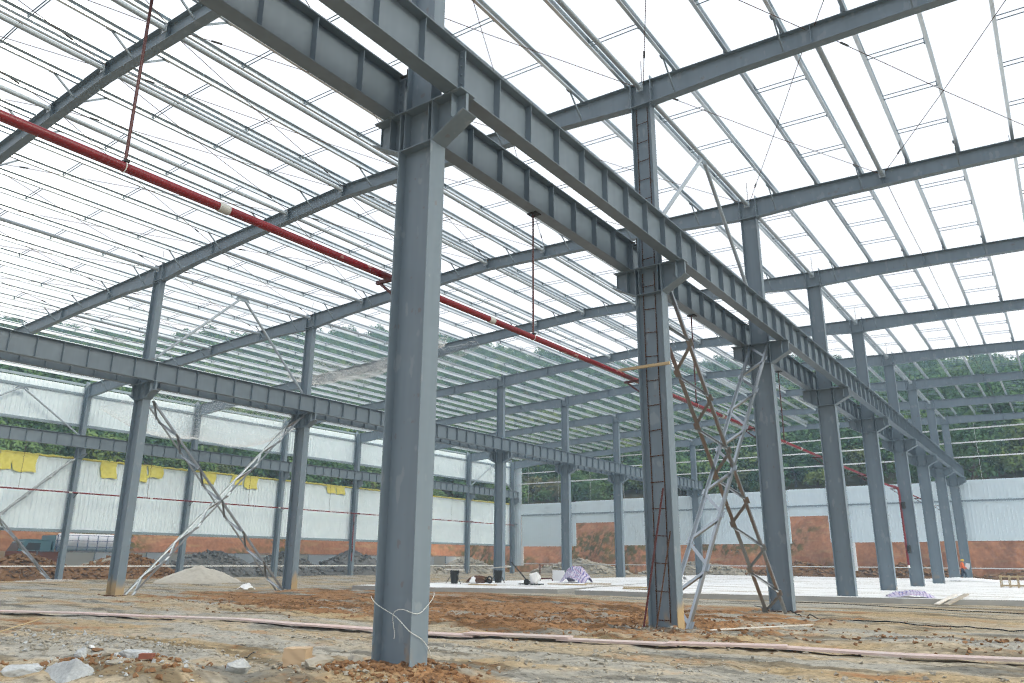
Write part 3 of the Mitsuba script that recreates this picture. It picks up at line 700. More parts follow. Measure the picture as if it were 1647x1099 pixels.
# ------------------------------------------------------------------ cladding
def ribbed(u0, u1, z0, z1, pitch=0.27):
    """corrugated sheet in (u, depth, z)"""
    us, ds, u = [], [], u0
    while u < u1 - .02:
        for du, d in ((0, 0), (pitch - .075, 0), (pitch - .066, .048), (pitch - .030, .048), (pitch - .021, 0)):
            us.append(min(u + du, u1)); ds.append(d)
        u += pitch
    us.append(u1); ds.append(0)
    us, ds = np.array(us), np.array(ds); n = len(us)
    v = np.concatenate([np.stack([us, ds, 0 * us + z0], 1), np.stack([us, ds, 0 * us + z1], 1), np.stack([us, ds - .006, 0 * us + z0], 1), np.stack([us, ds - .006, 0 * us + z1], 1)])
    f = []
    for i in range(n - 1):
        f += [[i, i + 1, n + i + 1, n + i], [2 * n + i + 1, 2 * n + i, 3 * n + i, 3 * n + i + 1], [n + i, n + i + 1, 3 * n + i + 1, 3 * n + i], [i + 1, i, 2 * n + i, 2 * n + i + 1]]
    return v, np.array(f)
def wall_panel_left(y0, y1, z0, z1):
    v, f = ribbed(y0, y1, z0, z1); return np.stack([XW + v[:, 1], v[:, 0], v[:, 2]], 1), f[:, ::-1]
XW = -44.36
lw = thing('left_wall', 'long white corrugated wall with an open strip between its two bands of cladding', 'wall')
for k in range(-1, 8):
    y0 = 8 * k
    if k >= 0:
        put(lw + '__lower_panel', pl(wall_panel_left(y0 + .01, y0 + 7.99, 2.86, 7.42), 'mat_wall'))
        put(lw + '__upper_panel', pl(wall_panel_left(y0 + .01, y0 + 7.99, 9.50, 12.15), 'mat_wall'))
m = MB()
for z in (11.55, 9.52, 2.88): m.box(XW + .04, XW + .10, -.5, 64, z, z + .16)
m.box(XW - .02, XW + .07, -.5, 64, 12.2, 12.36)
put(lw + '__girt', pl(m, 'mat_flash'))
put(lw + '__low_girt', pl(MB().box(XW + .05, XW + .11, -.5, 64, .78, .86), 'mat_wire'))
m = MB()
for k in range(2, 9): m.box(XC - .62, XC + .30, 8 * k - .03, 8 * k + .03, 2.60, 2.66)
put(lw + '__girt_cleat', pl(m, 'mat_steel'))
YW = 64.45
def wall_panel_end(x0, x1, z0, z1, dy=0.0):
    v, f = ribbed(x0, x1, z0, z1); return np.stack([v[:, 0], YW + dy - v[:, 1], v[:, 2]], 1), f
ew = thing('end_wall', 'white corrugated end wall with doorways, its upper girts still bare', 'wall')
secs = [(-43.0, -35.9, 2.85), (-35.9, -31.2, 5.25), (-31.2, -22.1, 2.92), (-22.1, -13.4, 2.97), (-13.4, -10.1, 5.35), (-10.1, -2.0, 3.05), (-2.0, 6.0, 3.1), (6.0, 14.0, 3.1), (14.0, 22.3, 3.1)]
for x0, x1, z0 in secs:
    put(ew + '__lower_panel', pl(wall_panel_end(x0 + .005, x1 - .005, z0, 6.30), 'mat_wall'))
    zz = 7.45 + 0.010 * ((x0 + x1) / 2 + 40)
    put(ew + '__upper_panel', pl(wall_panel_end(x0 + .005, x1 - .005, 6.20, zz, -0.06), 'mat_wall'))
    put(ew + '__flashing', pl(MB().box(x0 + .005, x1 - .005, YW - .13, YW - .095, 6.16, 6.29), 'mat_flash'))
put(ew + '__corner_trim', pl(wall_panel_end(-44.3, -43.02, .8, 11.6, -.03), 'mat_wall'))
put(ew + '__door_jamb', pl(MB().box(-8.35, -8.1, YW - .12, YW - .04, .7, 3.04).box(-42.98, -42.7, YW - .12, YW - .04, .8, 2.84), 'mat_white'))
for z, d in ((12.0, 'top'), (10.88, 'mid'), (9.7, 'low')): put(ew + '__girt', pl(MB().box(-43.6, 22.2, YW - .16, YW - .09, z - .05, z + .05), 'mat_white'))
put(ew + '__low_girt', pl(MB().box(-43, 22.2, YW - .16, YW - .09, .98, 1.06), 'mat_wire'))
m = MB()
for x in np.arange(-42, 22, 4.0): m.path([(x, YW - .12, 7.5), (x, YW - .12, zt(x) - .3)], .010, 5)
put(ew + '__sag_rods', pl(m, 'mat_wire'))
ply_wc = pl(MB().box(-.17, .17, -.006, .006, -.3, 7.3).box(-.18, -.17, -.1, .1, -.3, 7.3).box(.17, .18, -.1, .1, -.3, 7.3), 'mat_steel')
for x, lab in ((-36.7, 'end wall column at the left jamb of the tall doorway'), (-30.75, 'end wall column right of the tall doorway'), (-14.7, 'end wall column left of the second doorway'), (-8.75, 'end wall column behind the fourth column of the right row'), (7.6, 'end wall column at the right edge')):
    single('end_wall_column', ply_wc, lab, 'column', None, (x, 64.1, 0))
single('white_pipe', pl(MB().path([(-.9, 63.0, 9.5), (-.9, 63.0, 12.6)], .10, 10), 'mat_white', 40), 'short white vertical pipe near the top of the last columns', 'pipe')

# yellow insulation quilts hung over the top of the lower wall band
def quilt(y0, w, drop, seed):
    r = np.random.default_rng(seed); nu, nv = 14, 14
    u, v = np.meshgrid(np.linspace(0, 1, nu), np.linspace(0, 1, nv), indexing='ij')
    z = 7.50 - v * drop; y = y0 + u * w + .06 * np.sin(v * 5 + seed) + (u - .5) * .08 * np.sin(seed * 2.0) * v
    x = XW + .13 + .05 * np.sin(u * 6 + seed) * v + .03 * r.random((nu, nv)) * (v > .1)
    z = z + (.02 * np.sin(u * 9 + seed) + .03 * r.random((nu, nv))) * (v > .95) + .02 * np.sin(u * 7 + seed)
    f = np.stack([x, y, z], -1).reshape(-1, 3); b = f - [.06, 0, 0]; N = nu * nv
    idx = np.arange(N).reshape(nu, nv); q = np.stack([idx[:-1, :-1], idx[1:, :-1], idx[1:, 1:], idx[:-1, 1:]], -1).reshape(-1, 4)
    edge = np.concatenate([idx[0, :], idx[1:, -1], idx[-1, -2::-1], idx[-2:0:-1, 0]])
    e2 = np.roll(edge, -1)
    return np.vstack([f, b]), np.vstack([q, q[:, ::-1] + N, np.stack([edge, e2, e2 + N, edge + N], 1)])
QL = [(11.6, .75, 1.1, 'leftmost yellow insulation quilt over the wall top, at the picture edge'), (12.4, 1.35, 1.15, 'second yellow insulation quilt from the left edge, beside the thin hanger'), (17.7, 1.05, 1.1, 'yellow insulation quilt just left of the clay stained column'),
      (20.2, .65, 1.15, 'folded yellow insulation quilt just right of the clay stained column'), (20.95, 1.1, .8, 'shorter yellow insulation quilt beside the folded one'), (25.2, 1.0, .9, 'yellow insulation quilt behind the upper part of the dark brace'), (27.6, .95, .75, 'yellow insulation quilt right of the brace crossing'), (28.75, 1.15, .95, 'wider yellow insulation quilt next to it, right of the brace crossing'),
      (37.0, .95, .7, 'small yellow insulation quilt right of the inner column'), (38.1, .9, .72, 'rightmost yellow insulation quilt')]
for i, (y, w, d, lab) in enumerate(QL): single('insulation_quilt', pl(quilt(y, w, d, i + 1), 'mat_yellow', 60), lab, 'insulation')
r = np.random.default_rng(4); ys = np.arange(0, 64, .2)
single('insulation_edging', pl(MB().path(np.stack([XW + .07 + .03 * r.random(len(ys)), ys, 7.46 + .05 * r.random(len(ys))], 1), .05 + .03 * r.random(len(ys)), 6), 'mat_yellow', 60), 'ragged pale yellow insulation edge along the top of the lower wall band', 'insulation')

# ------------------------------------------------------------------ red pipes
k = thing('sprinkler_main', 'thick red sprinkler pipe hung along the right column row', 'pipe')
PX, PZ = -0.65, 5.49
put(k + '__pipe', pl(MB().path([(PX, -8.2, PZ), (PX, 39.35, PZ), (PX + .05, 39.58, PZ), (PX + .22, 39.66, PZ - .02), (PX + .33, 39.68, PZ - .10), (PX + .37, 39.68, PZ - .3), (PX + .38, 39.68, 1.25)], .055, 16), 'mat_red', 40))
put(k + '__pipe', pl(MB().path([(PX, 40.2, PZ), (PX, 55.5, PZ)], .045, 12), 'mat_red', 40))
for y in (-2.76, 2.67, 13.9, 22.0): put(k + '__coupling', pl(MB().path([(PX, y - .075, PZ), (PX, y - .062, PZ), (PX, y + .062, PZ), (PX, y + .075, PZ)], [.057, .064, .064, .057], 16), 'mat_coupling', 40))
put(k + '__valve', pl(MB().path([(PX + .52, 39.6, 1.9), (PX + .52, 39.6, 2.3)], .10, 10), 'mat_black', 40)); put(k + '__valve', pl(MB().path([(PX + .52, 39.6, 4.25), (PX + .52, 39.6, 4.6)], .10, 10), 'mat_black', 40))
put(k + '__end_cap', pl(MB().path([(PX + .38, 39.68, 1.12), (PX + .38, 39.68, 1.26)], .06, 10), 'mat_white', 40))
for yc in [8 * i for i in range(8)]:
    m = MB().beam((-.34, yc - .05, PZ - .12), (PX - .1, yc - .05, PZ - .12), .05, .05); m.beam((-.34, yc - .05, PZ - .42), (PX - .02, yc - .05, PZ - .15), .035, .035)
    put(k + '__support', pl(m, 'mat_darkred'))
HL = {-4: 'dark red pipe hanger at top left', 4: 'dark red pipe hanger between the nearest column and the ladder column', 12: 'dark red pipe hanger seen between the lattice braces', 20: 'dark red pipe hanger right of the third column', 28: 'dark red pipe hanger beyond the fourth column', 36: 'dark red pipe hanger near the drop pipe'}
for y, lab in HL.items():
    h = thing('pipe_hanger', lab, 'pipe hanger')
    put(h + '__rod', pl(MB().path([(PX, y, PZ + .06), (PX, y, 8.07)], .018, 8), 'mat_darkred', 40))
    put(h + '__top_plate', pl(MB().box(PX - .09, PX + .13, y - .10, y + .10, 8.055, 8.071), 'mat_black'))
    g = np.linspace(0, 2 * np.pi, 17)
    put(h + '__clamp', pl(MB().path(np.stack([PX + .059 * np.cos(g), 0 * g + y, PZ + .059 * np.sin(g)], 1), .007, 5), 'mat_wire').copy()); put(h + '__clamp_head', pl(MB().box(PX - .055, PX + .055, y - .025, y + .025, PZ + .05, PZ + .08), 'mat_black'))
k = thing('wall_pipe', 'thin red sprinkler pipe running along the clad left wall', 'pipe')
put(k + '__pipe', pl(MB().path([(XC + .62, 0, 5.3), (XC + .62, 63.4, 5.12)], .042, 10), 'mat_red', 40))
for y in np.arange(5, 62, 5.3): put(k + '__coupling', pl(MB().path([(XC + .62, y - .10, 5.3 - .0028 * y), (XC + .62, y + .10, 5.3 - .0028 * y)], .052, 10), 'mat_wire', 40))
for i in range(1, 9): put(k + '__support', pl(MB().beam((XC + .26, 8 * i, 5.22), (XC + .70, 8 * i, 5.22), .05, .06).beam((XC + .26, 8 * i, 4.95), (XC + .6, 8 * i, 5.18), .03, .03), 'mat_black'))
for y in np.arange(12.6, 62, 8.0): single('thin_hanger', pl(MB().path([(XC + .62, y, 5.3), (XC + .62, y, 8.07)], .012, 5), 'mat_darkred'), f'{ORD[int((y - 12.6) / 8)]} thin hanger rod from the left above the red wall pipe', 'pipe hanger', 'hanger rods of the wall pipe')
k = thing('riser_pipe', 'red riser pipe with black valves on the wall column left of the nearest column', 'pipe')
put(k + '__pipe', pl(MB().path([(XC + .33, 39.72, 1.2), (XC + .33, 39.72, 5.2)], .045, 10), 'mat_red', 40))
for z in (1.9, 4.2): put(k + '__valve', pl(MB().path([(XC + .42, 39.66, z), (XC + .42, 39.66, z + .3)], .06, 8), 'mat_black', 40))

# ------------------------------------------------------------------ rebar ladder and leftovers on the ladder column
k = thing('rebar_ladder', 'rusty rebar ladder welded to the face of the second column', 'ladder')
for x, z1 in ((-.19, 13.0), (.11, 13.0)):
    lo = MB().path([(x, 8 - .030, .15), (x + .012, 8 - .026, 3.0), (x - .006, 8 - .030, 5.5), (x, 8 - .030, 7.95)], .0105, 6); put(k + '__rail', pl(lo, 'mat_rust'))
    put(k + '__rail', pl(MB().path([(x + .02, 8 - .024, 8.1), (x + .02, 8 - .026, 12.4)], .0095, 6), 'mat_rust'))
for i in range(14):
    z = .2 + .57 * i; j = .012 * math.sin(i * 7.0); put(k + '__rung', pl(MB().path([(-.20, 8 - .045, z + j), (.12, 8 - .045, z - j)], .0095, 6), 'mat_rust'))
for i in range(8): z = 8.3 + .52 * i; put(k + '__rung', pl(MB().path([(-.18, 8 - .045, z), (.14, 8 - .045, z + .01)], .009, 6), 'mat_rust'))
single('timber_batten', pl(MB().box(-.80, .47, 7.74, 7.80, 5.60, 5.66), 'mat_timber'), 'yellowish timber batten laid across the ladder column under the red pipe', 'batten')
single('red_pole', pl(MB().path([(-.36, 7.66, .05), (.14, 7.84, 2.9)], .022, 8), 'mat_darkred', 40), 'dark red pole leaning against the ladder column', 'pole')
single('rusty_rod', pl(MB().path([(-.10, 7.72, .05), (.25, 7.86, 2.0)], .014, 6), 'mat_rust', 40), 'shorter rusty rod leaning against the ladder column', 'rod')
a, b = .345, .17
loop = [(-a - .06, -b + .02, .92), (-a, -b - .01, .88), (-.15, -b - .015, .78), (.1, -b - .012, .68), (a, -b - .01, .52), (a + .015, 0.05, .40), (a + .04, b - .03, .28), (a + .02, b + .02, .22)]
loop2 = [(.02, -b + .04, .42), (.01, -b + .02, .62), (.05, -b - .01, .74), (.16, -b - .012, .78), (a - .05, -b - .012, .76), (a + .01, -b + .06, .73), (a + .03, .05, .80), (a + .05, b, .93), (a + .02, b + .04, .98)]
loop3 = [(-a - .09, -b + .1, .12), (-a - .07, -b, .08), (-a + .02, -b - .04, .06), (-.02, -b - .1, .0), (.1, -b - .12, -.02)]
from scipy.interpolate import splprep, splev
def smooth_path(p, n=40):
    tck, _ = splprep(np.array(p).T, s=0, k=3); return np.array(splev(np.linspace(0, 1, n), tck)).T
m = MB(); [m.path(smooth_path(l), .0042, 6) for l in (loop, loop2, loop3)]
single('white_wire', pl(m, 'mat_wire', 60), 'loose white wire wound round the foot of the nearest column', 'wire')

# ------------------------------------------------------------------ plank walk
pk = [(-20.5, -.35), (-18.3, .25), (-16.3, .85), (-14.7, 1.30), (-12.6, 2.22), (-10.4, 3.02), (-8.2, 3.50), (-6.2, 3.72), (-4.3, 3.98), (-2.35, 4.42), (-.55, 4.90), (1.45, 5.12), (3.1, 5.52), (4.9, 6.02), (6.7, 6.52), (8.6, 7.05)]
r = np.random.default_rng(9)
for i, (p0, p1) in enumerate(zip(pk[:-1], pk[1:])):
    p0, p1 = np.array(p0), np.array(p1); d = p1 - p0; L = np.linalg.norm(d); d /= L; nrm = np.array([-d[1], d[0]]); w = .17 + .012 * r.random()
    z0, z1 = max(gz(*p0), gz(*(p0 + d * .5))) + .05 + .015 * (i % 2), max(gz(*p1), gz(*(p1 - d * .5))) + .05 + .015 * (i % 2)
    e0, e1 = p0 - d * .10, p1 + d * .10
    q0 = [*(e0 + nrm * .03 * r.normal()), z0]; q1 = [*(e1 + nrm * .03 * r.normal()), z1]
    lab = f'pinkish walk plank beyond the left edge, {ORD[i]}' if i < 3 else f'{ORD[i - 3]} pinkish walk plank from the left edge of the picture' if i < 10 else f'{ORD[i - 10]} pinkish walk plank right of the nearest column'
    single('walk_plank', pl(MB().beam(q0, q1, 2 * w, .032), 'mat_plank'), lab, 'plank', 'planks of the walk across the mud')

# ------------------------------------------------------------------ stones, clods, gravel
def stone(seed, sx, sy, sz, sub=3, rough_=0.28):
    r = np.random.default_rng(seed); p = r.normal(size=(9 if sub < 2 else 16, 3)); p /= np.linalg.norm(p, axis=1, keepdims=True); p *= .75 + .35 * r.random((len(p), 1))
    m = trimesh.convex.convex_hull(p)
    for _ in range(max(0, sub)): m = m.subdivide()
    v = np.array(m.vertices)
    if sub: v *= (1 + rough_ * (npnoise(v + seed, 2.2, 4) - .5)[:, None] + .10 * (npnoise(v + seed, 7.0, 3) - .5)[:, None])
    return v * [sx, sy, sz], np.array(m.faces)
STN = [(-2.50, -2.86, .50, .34, .24, 'mat_rock', 'large pale grey boulder at the bottom left edge'), (-3.30, -2.95, .34, .24, .18, 'mat_rock', 'pale boulder in the bottom left corner'), (-2.45, -2.10, .26, .15, .09, 'mat_rock', 'flat white stone beside the boulders at bottom left'),
       (-2.18, -2.42, .16, .12, .09, 'mat_clod_grey', 'tan stone at the bottom edge left of the broken brick'), (-1.33, -1.40, .20, .14, .14, 'mat_rock', 'angular grey stone with a wire beside it at the bottom'), (-.62, -.78, .30, .15, .12, 'mat_clod_grey', 'pale stone against the mud heap left of the nearest column'),
       (-2.75, -2.25, .14, .1, .09, 'mat_clod_grey', 'small brown stone behind the large boulder'), (-3.05, -2.45, .12, .1, .09, 'mat_rock', 'small pale stone left of the large boulder'), (-.42, -.28, .22, .14, .11, 'mat_clod_grey', 'tan lump of mortar next to the nearest column'),
       (-5.55, -1.05, .09, .06, .05, 'mat_white', 'small white stone in the gravel at left'), (-5.2, -1.15, .12, .06, .05, 'mat_clod_clay', 'reddish brick piece in the gravel at left')]
for i, (x, y, sx, sy, sz, mt, lab) in enumerate(STN): single('stone', pl(stone(40 + i, sx, sy, sz, 4), mt, 35), lab, 'stone', None, (x, y, gz(x, y) + sz * (-.10 if i < 2 else .3)), float(20 * i))
bl = trimesh.creation.box((.30, .20, .22)); bl = bl.subdivide().subdivide().subdivide(); v = np.array(bl.vertices); v += .03 * (npnoise(v * 1.0 + 3, 9.0, 3) - .5)[:, None]
single('broken_block', pl((v, np.array(bl.faces)), 'mat_tan', 30), 'broken tan masonry block half buried left of the nearest column', 'block', None, (-1.10, -.70, gz(-1.10, -.70) + .09), 24.0)
bk = trimesh.creation.box((.16, .09, .06)).subdivide().subdivide(); v = np.array(bk.vertices); v += .01 * (npnoise(v, 14.0, 2) - .5)[:, None]
single('broken_brick', pl((v, np.array(bk.faces)), 'mat_brown', 30), 'broken reddish brick at the bottom edge right of the boulders', 'brick', None, (-1.98, -2.22, gz(-1.98, -2.22) + .05), 35.0)

def scatter(n, fn, seed, lo, hi, mat, name, label, cat, flat=.7, sub=0):
    r = np.random.default_rng(seed); base = [stone(seed * 10 + i, 1, 1, flat, sub, .5) for i in range(14)]
    V, F, o = [], [], 0
    P = fn(r, n); h = ground_h(P[:, 0], P[:, 1])
    for (x, y), z in zip(P, h):
        v, f = base[r.integers(14)]; s = lo + (hi - lo) * r.random() ** 5; a = r.random() * 6.28
        R = np.array([[math.cos(a), -math.sin(a), 0], [math.sin(a), math.cos(a), 0], [0, 0, 1]])
        V.append((v * s * [1, .7 + .5 * r.random(), 1]) @ R.T + [x, y, z + s * .25]); F.append(f + o); o += len(v)
    return stuff(name, pl((np.vstack(V), np.vstack(F)), mat, True if sub > 1 else False), label, cat)
def U(x0, x1, y0, y1): return lambda r, n: np.stack([r.uniform(x0, x1, n), r.uniform(y0, y1, n)], 1)
def G(parts): return lambda r, n: np.vstack([np.stack([x + sx * r.normal(size=int(n * w)), y + sy * r.normal(size=int(n * w))], 1) for x, y, sx, sy, w in parts])
scatter(11000, G([(-7, 9.5, 5.5, 1.9, .5), (-2, 8.5, 2.5, 1.5, .2), (-.1, -.15, .6, .42, .24), (-2.6, -2.2, .8, .35, .06), (5.6, 8.2, 1.1, .4, .04)]), 3, .007, .070, 'mat_clod_clay', 'clay_clods', 'lumps of orange clay churned up across the mud', 'clod')
scatter(6000, G([(-6.2, -.7, 1.8, .6, .42), (-.8, -.6, .8, .3, .10), (2.5, 2.8, 3.0, 1.3, .22), (-4, 2, 4, 1.2, .20), (0, 7.9, .55, .35, .05), (0, 15.9, .5, .4, .05), (-22.1, 7.9, .5, .35, .05), (-22.1, 15.9, .5, .35, .05)]), 5, .006, .055, 'mat_clod_grey', 'gravel', 'grey gravel and mortar crumbs scattered over the near mud', 'gravel')
scatter(500, G([(-6.5, -.8, 2.0, .5, .6), (-2.6, -2.3, .7, .3, .4)]), 6, .01, .06, 'mat_rock', 'pale_gravel', 'pale stone chips in the rubble at bottom left', 'gravel')

# spoil heaps, sand pile
def heap(cx, cy, rx, ry, h, seed, n=40, rough_=.35):
    u, v = np.meshgrid(np.linspace(-1.15, 1.15, n), np.linspace(-1.15, 1.15, n), indexing='ij'); x, y = cx + u * rx, cy + v * ry
    p = np.stack([x, y, 0 * x], -1); d = np.hypot(u, v)
    z = h * np.clip(1 - d, 0, 1) ** .8 * (1 + rough_ * 2 * (npnoise(p + seed, 1.3, 3) - .5)) + .5 * rough_ * h * (npnoise(p + seed, 3.5, 3) - .5) * np.clip(1.1 - d, 0, 1) - .12 * (d > 1)
    idx = np.arange(n * n).reshape(n, n); q = np.stack([idx[:-1, :-1], idx[1:, :-1], idx[1:, 1:], idx[:-1, 1:]], -1).reshape(-1, 4)
    return np.stack([x, y, z], -1).reshape(-1, 3), q
def clods_on(cx, cy, rx, ry, h, seed, n, lo, hi):
    r = np.random.default_rng(seed); base = [stone(seed * 7 + i, 1, 1, .75, 0, .6) for i in range(12)]; V, F, o = [], [], 0
    for _ in range(n):
        a, q = r.random() * 6.28, r.random() ** .6; x, y = cx + rx * q * math.cos(a), cy + ry * q * math.sin(a); z = h * max(0, 1 - q) ** .8
        v, f = base[r.integers(12)]; s = lo + (hi - lo) * r.random() ** 2.5; V.append(v * s + [x, y, z + s * .3]); F.append(f + o); o += len(v)
    return np.vstack(V), np.vstack(F)
HP = [(-46.6, 15.0, 2.0, 4.4, 1.5, 'mat_clod_clay', 'orange clay spoil heap at the left edge below the truck'), (-46.5, 21.5, 2.0, 4.4, 1.6, 'mat_clod_clay', 'orange clay spoil heap left of the sand pile'), (-46.6, 28.2, 2.1, 5.0, 1.9, 'mat_clod_dark', 'dark grey rubble heap behind the sand pile'),
      (-46.8, 35.0, 2.1, 4.8, 1.8, 'mat_clod_dark', 'dark grey rubble heap right of the sand pile'), (-46.5, 42.5, 2.2, 5.2, 2.1, 'mat_clod_dark', 'tallest dark rubble heap, left of the nearest column'), (-46.6, 50.0, 2.2, 5.0, 1.5, 'mat_clod_grey', 'grey rubble heap right of the nearest column'), (-46.0, 58.5, 2.4, 5.0, 1.6, 'mat_clod_grey', 'grey gravel heap by the hall corner'),
      (-38.0, 68.5, 6.5, 1.7, 1.5, 'mat_clod_grey', 'gravel heap outside the first opening of the end wall'), (-24.0, 68.0, 6.5, 1.5, 1.3, 'mat_clod_grey', 'stony spoil heap outside the end wall behind the tarpaulin'), (-14.0, 68.0, 5.5, 1.6, 1.4, 'mat_clod_clay', 'clay spoil heap outside the end wall behind the lattice braces'), (-5.0, 68.5, 6.0, 1.7, 1.3, 'mat_clod_clay', 'clay spoil heap outside the end wall right of the fourth column'), (7.0, 68.5, 7.5, 1.7, 1.2, 'mat_clod_clay', 'clay spoil heap outside the end wall at right')]
for i, (x, y, rx, ry, h, mt, lab) in enumerate(HP):
    k = thing('spoil_heap', lab, 'spoil heap')
    put(k + '__mound', pl(heap(x, y, rx, ry, h, i * 3.0), mt, 50))
    put(k + '__clods', pl(clods_on(x, y, rx, ry, h, 60 + i, 1100, .04, .30), mt)); labels[k + '__clods'] = {'kind': 'stuff'}
single('sand_pile', pl(heap(-35.2, 19.9, 2.0, 2.6, .92, 2.0, 60, .34), 'mat_sand', 50), 'pale pile of sand behind the crossed braces', 'sand pile')

# ------------------------------------------------------------------ outside the left wall: hoarding, truck, concrete pipe
k = thing('site_hoarding', 'low white board hoarding outside the left wall', 'fence')
r = np.random.default_rng(5)
for i in range(26):
    y = 14.0 + i * 2.0; mt = ['mat_tan', 'mat_brown', 'mat_brown'][i] if i < 3 else ('mat_board' if r.random() > .35 else 'mat_board_b')
    put(k + '__board', pl(MB().box(-52.03, -52.0, y + .01, y + 1.99, .05, 1.70 + .05 * r.random()), mt))
    if i % 2 == 0: put(k + '__post', pl(MB().box(-51.99, -51.93, y - .03, y + .03, -.1, 1.78), 'mat_flash'))
put(k + '__top_rail', pl(MB().box(-52.06, -51.94, 17.4, 66, 1.76, 1.80), 'mat_flash'))
TX = -56.0
k = thing('parked_truck', 'teal cab truck carrying a caged white tank, behind the hoarding', 'truck')
def cabmesh():
    y0, y1 = 17.9, 20.2
    prof = [(y0 + .05, .6), (y1, .6), (y1, 2.50), (y0 + .75, 2.52), (y0 + .45, 2.45), (y0 + .06, 1.65)]
    return MB().prism(prof, 'x', TX - 1.0, TX + 1.0)
put(k + '__cab', pl(cabmesh(), 'mat_teal'))
put(k + '__windscreen', pl(MB().add([[TX - .85, 17.94, 1.72], [TX + .85, 17.94, 1.72], [TX + .85, 18.27, 2.38], [TX - .85, 18.27, 2.38]], [[0, 1, 2, 3]]), 'mat_glass'))
put(k + '__side_window', pl(MB().prism([(18.35, 1.75), (19.45, 1.75), (19.45, 2.35), (18.6, 2.35)], 'x', TX + 1.002, TX + 1.012), 'mat_glass'))
put(k + '__roof_cap', pl(MB().box(TX - .9, TX + .9, 18.6, 20.1, 2.53, 2.62), 'mat_teal'))
put(k + '__door', pl(MB().prism([(18.32, .8), (19.52, .8), (19.52, 1.70), (18.32, 1.70)], 'x', TX + 1.002, TX + 1.02), 'mat_teal'))
put(k + '__load_bed', pl(MB().box(TX - 1.05, TX + 1.05, 20.45, 26.6, 1.35, 1.75), 'mat_teal'))
put(k + '__headboard', pl(MB().box(TX - 1.05, TX + 1.05, 20.35, 20.45, 1.0, 2.95), 'mat_teal'))
g = np.linspace(0, np.pi, 13)
put(k + '__tank', pl(MB().path([(TX, 21.0, 2.45), (TX, 21.15, 2.45), (TX, 25.2, 2.45), (TX, 25.35, 2.45)], [.5, .68, .68, .5], 18), 'mat_white', 50))
m = MB()
for y in np.arange(20.6, 26.5, .75):
    m.box(TX + 1.0, TX + 1.05, y - .02, y + .02, 1.75, 3.0)
    m.box(TX - 1.05, TX - 1.0, y - .02, y + .02, 1.75, 3.0)
for z in (2.1, 2.55, 2.95): m.box(TX + 1.005, TX + 1.035, 20.5, 26.5, z, z + .04)
put(k + '__cage_rails', pl(m, 'mat_blue'))
for y in (18.9, 23.0, 24.6): put(k + '__wheel', pl(MB().path([(TX + .75, y, .5), (TX + 1.0, y, .5)], .48, 18), 'mat_black', 40))
put(k + '__rear_engine', pl(MB().box(TX - .5, TX + .6, 25.6, 26.4, 1.76, 2.45), 'mat_black'))
single('concrete_pipe', pl(MB().path([(-46.8, 18.7, .75), (-46.0, 20.6, 1.28)], .19, 16), 'mat_clod_grey', 40), 'pale concrete pipe lying on the clay heap behind the wall column', 'pipe')
single('site_boards', pl(MB().beam((-38.5, 11.5, .12), (-36.5, 13.0, .16), .5, .03).beam((-37.9, 12.2, .2), (-36.2, 13.2, .2), .4, .03), 'mat_palewood'), 'pale boards lying on the ground at the left edge', 'board')

# ------------------------------------------------------------------ safety net slung under the roof beside the left inner row
def net(Pfn, nu, nv, rad, jit, seed, keep=1.0):
    r = np.random.default_rng(seed); m = MB()
    g = np.array([[Pfn(u, v) for v in np.linspace(0, 1, nv)] for u in np.linspace(0, 1, nu)]) + jit * r.normal(size=(nu, nv, 3))
    for i in range(nu): m.path(g[i], rad, 3, False)
    for j in range(nv): m.path(g[:, j], rad, 3, False)
    for e in (g[0], g[-1], g[:, 0], g[:, -1]): m.path(e, rad * 2.2, 4, False)
    return m
def n1(u, v):      # hammock between the left inner row and the wall row, bay behind the first inner column
    a = np.array([-43.2, 16.4 + 0.0 * v, 11.2]); b = np.array([-43.0, 29.0, 10.4])
    p = a + (b - a) * u; q = np.array([-36.0, 16.5 + 13.0 * u, 12.1 + .2 * u])
    sag = (2.3 * math.sin(math.pi * (.1 + .85 * u)) + .4 * math.sin(u * 9)) * (math.sin(math.pi * min(1, .15 + v * .85)) ** .7)
    return p + (q - p) * v - [0, 0, sag]
def n2(u, v):      # second net drawn up to a purlin and trailing over the far rafter
    a = np.array([-31.0 + 12.5 * u, 23.0 + .8 * math.sin(u * 5), 12.55 + .35 * u]); b = np.array([-30.2 + 12.0 * u, 19.0 + 4.2 * abs(u - .45), 12.2 + .2 * u - .9 * math.sin(math.pi * u)])
    p = a + (b - a) * v; p[2] += -1.0 * math.sin(math.pi * v) * (.4 + .6 * math.sin(math.pi * u)) + .5 * math.exp(-((u - .38) / .12) ** 2) * v
    return p
def n3(u, v):
    a = np.array([-29.0 + 11 * u, 23.8, 12.6 + .3 * u]); return a + np.array([.4 * math.sin(v * 4), .5 * v, -.75 * v - .35 * v * math.sin(u * 11)])
single('safety_net', pl(net(n1, 74, 46, .0058, .04, 1), 'mat_net'), 'white safety net sagging like a hammock in front of the upper wall band', 'net')
single('safety_net', pl(net(n2, 64, 34, .0055, .035, 2), 'mat_net'), 'white safety net trailing under the roof right of the inner column', 'net')
single('safety_net', pl(net(n3, 52, 10, .0045, .05, 3), 'mat_net'), 'bunched white safety net draped along the third rafter', 'net')

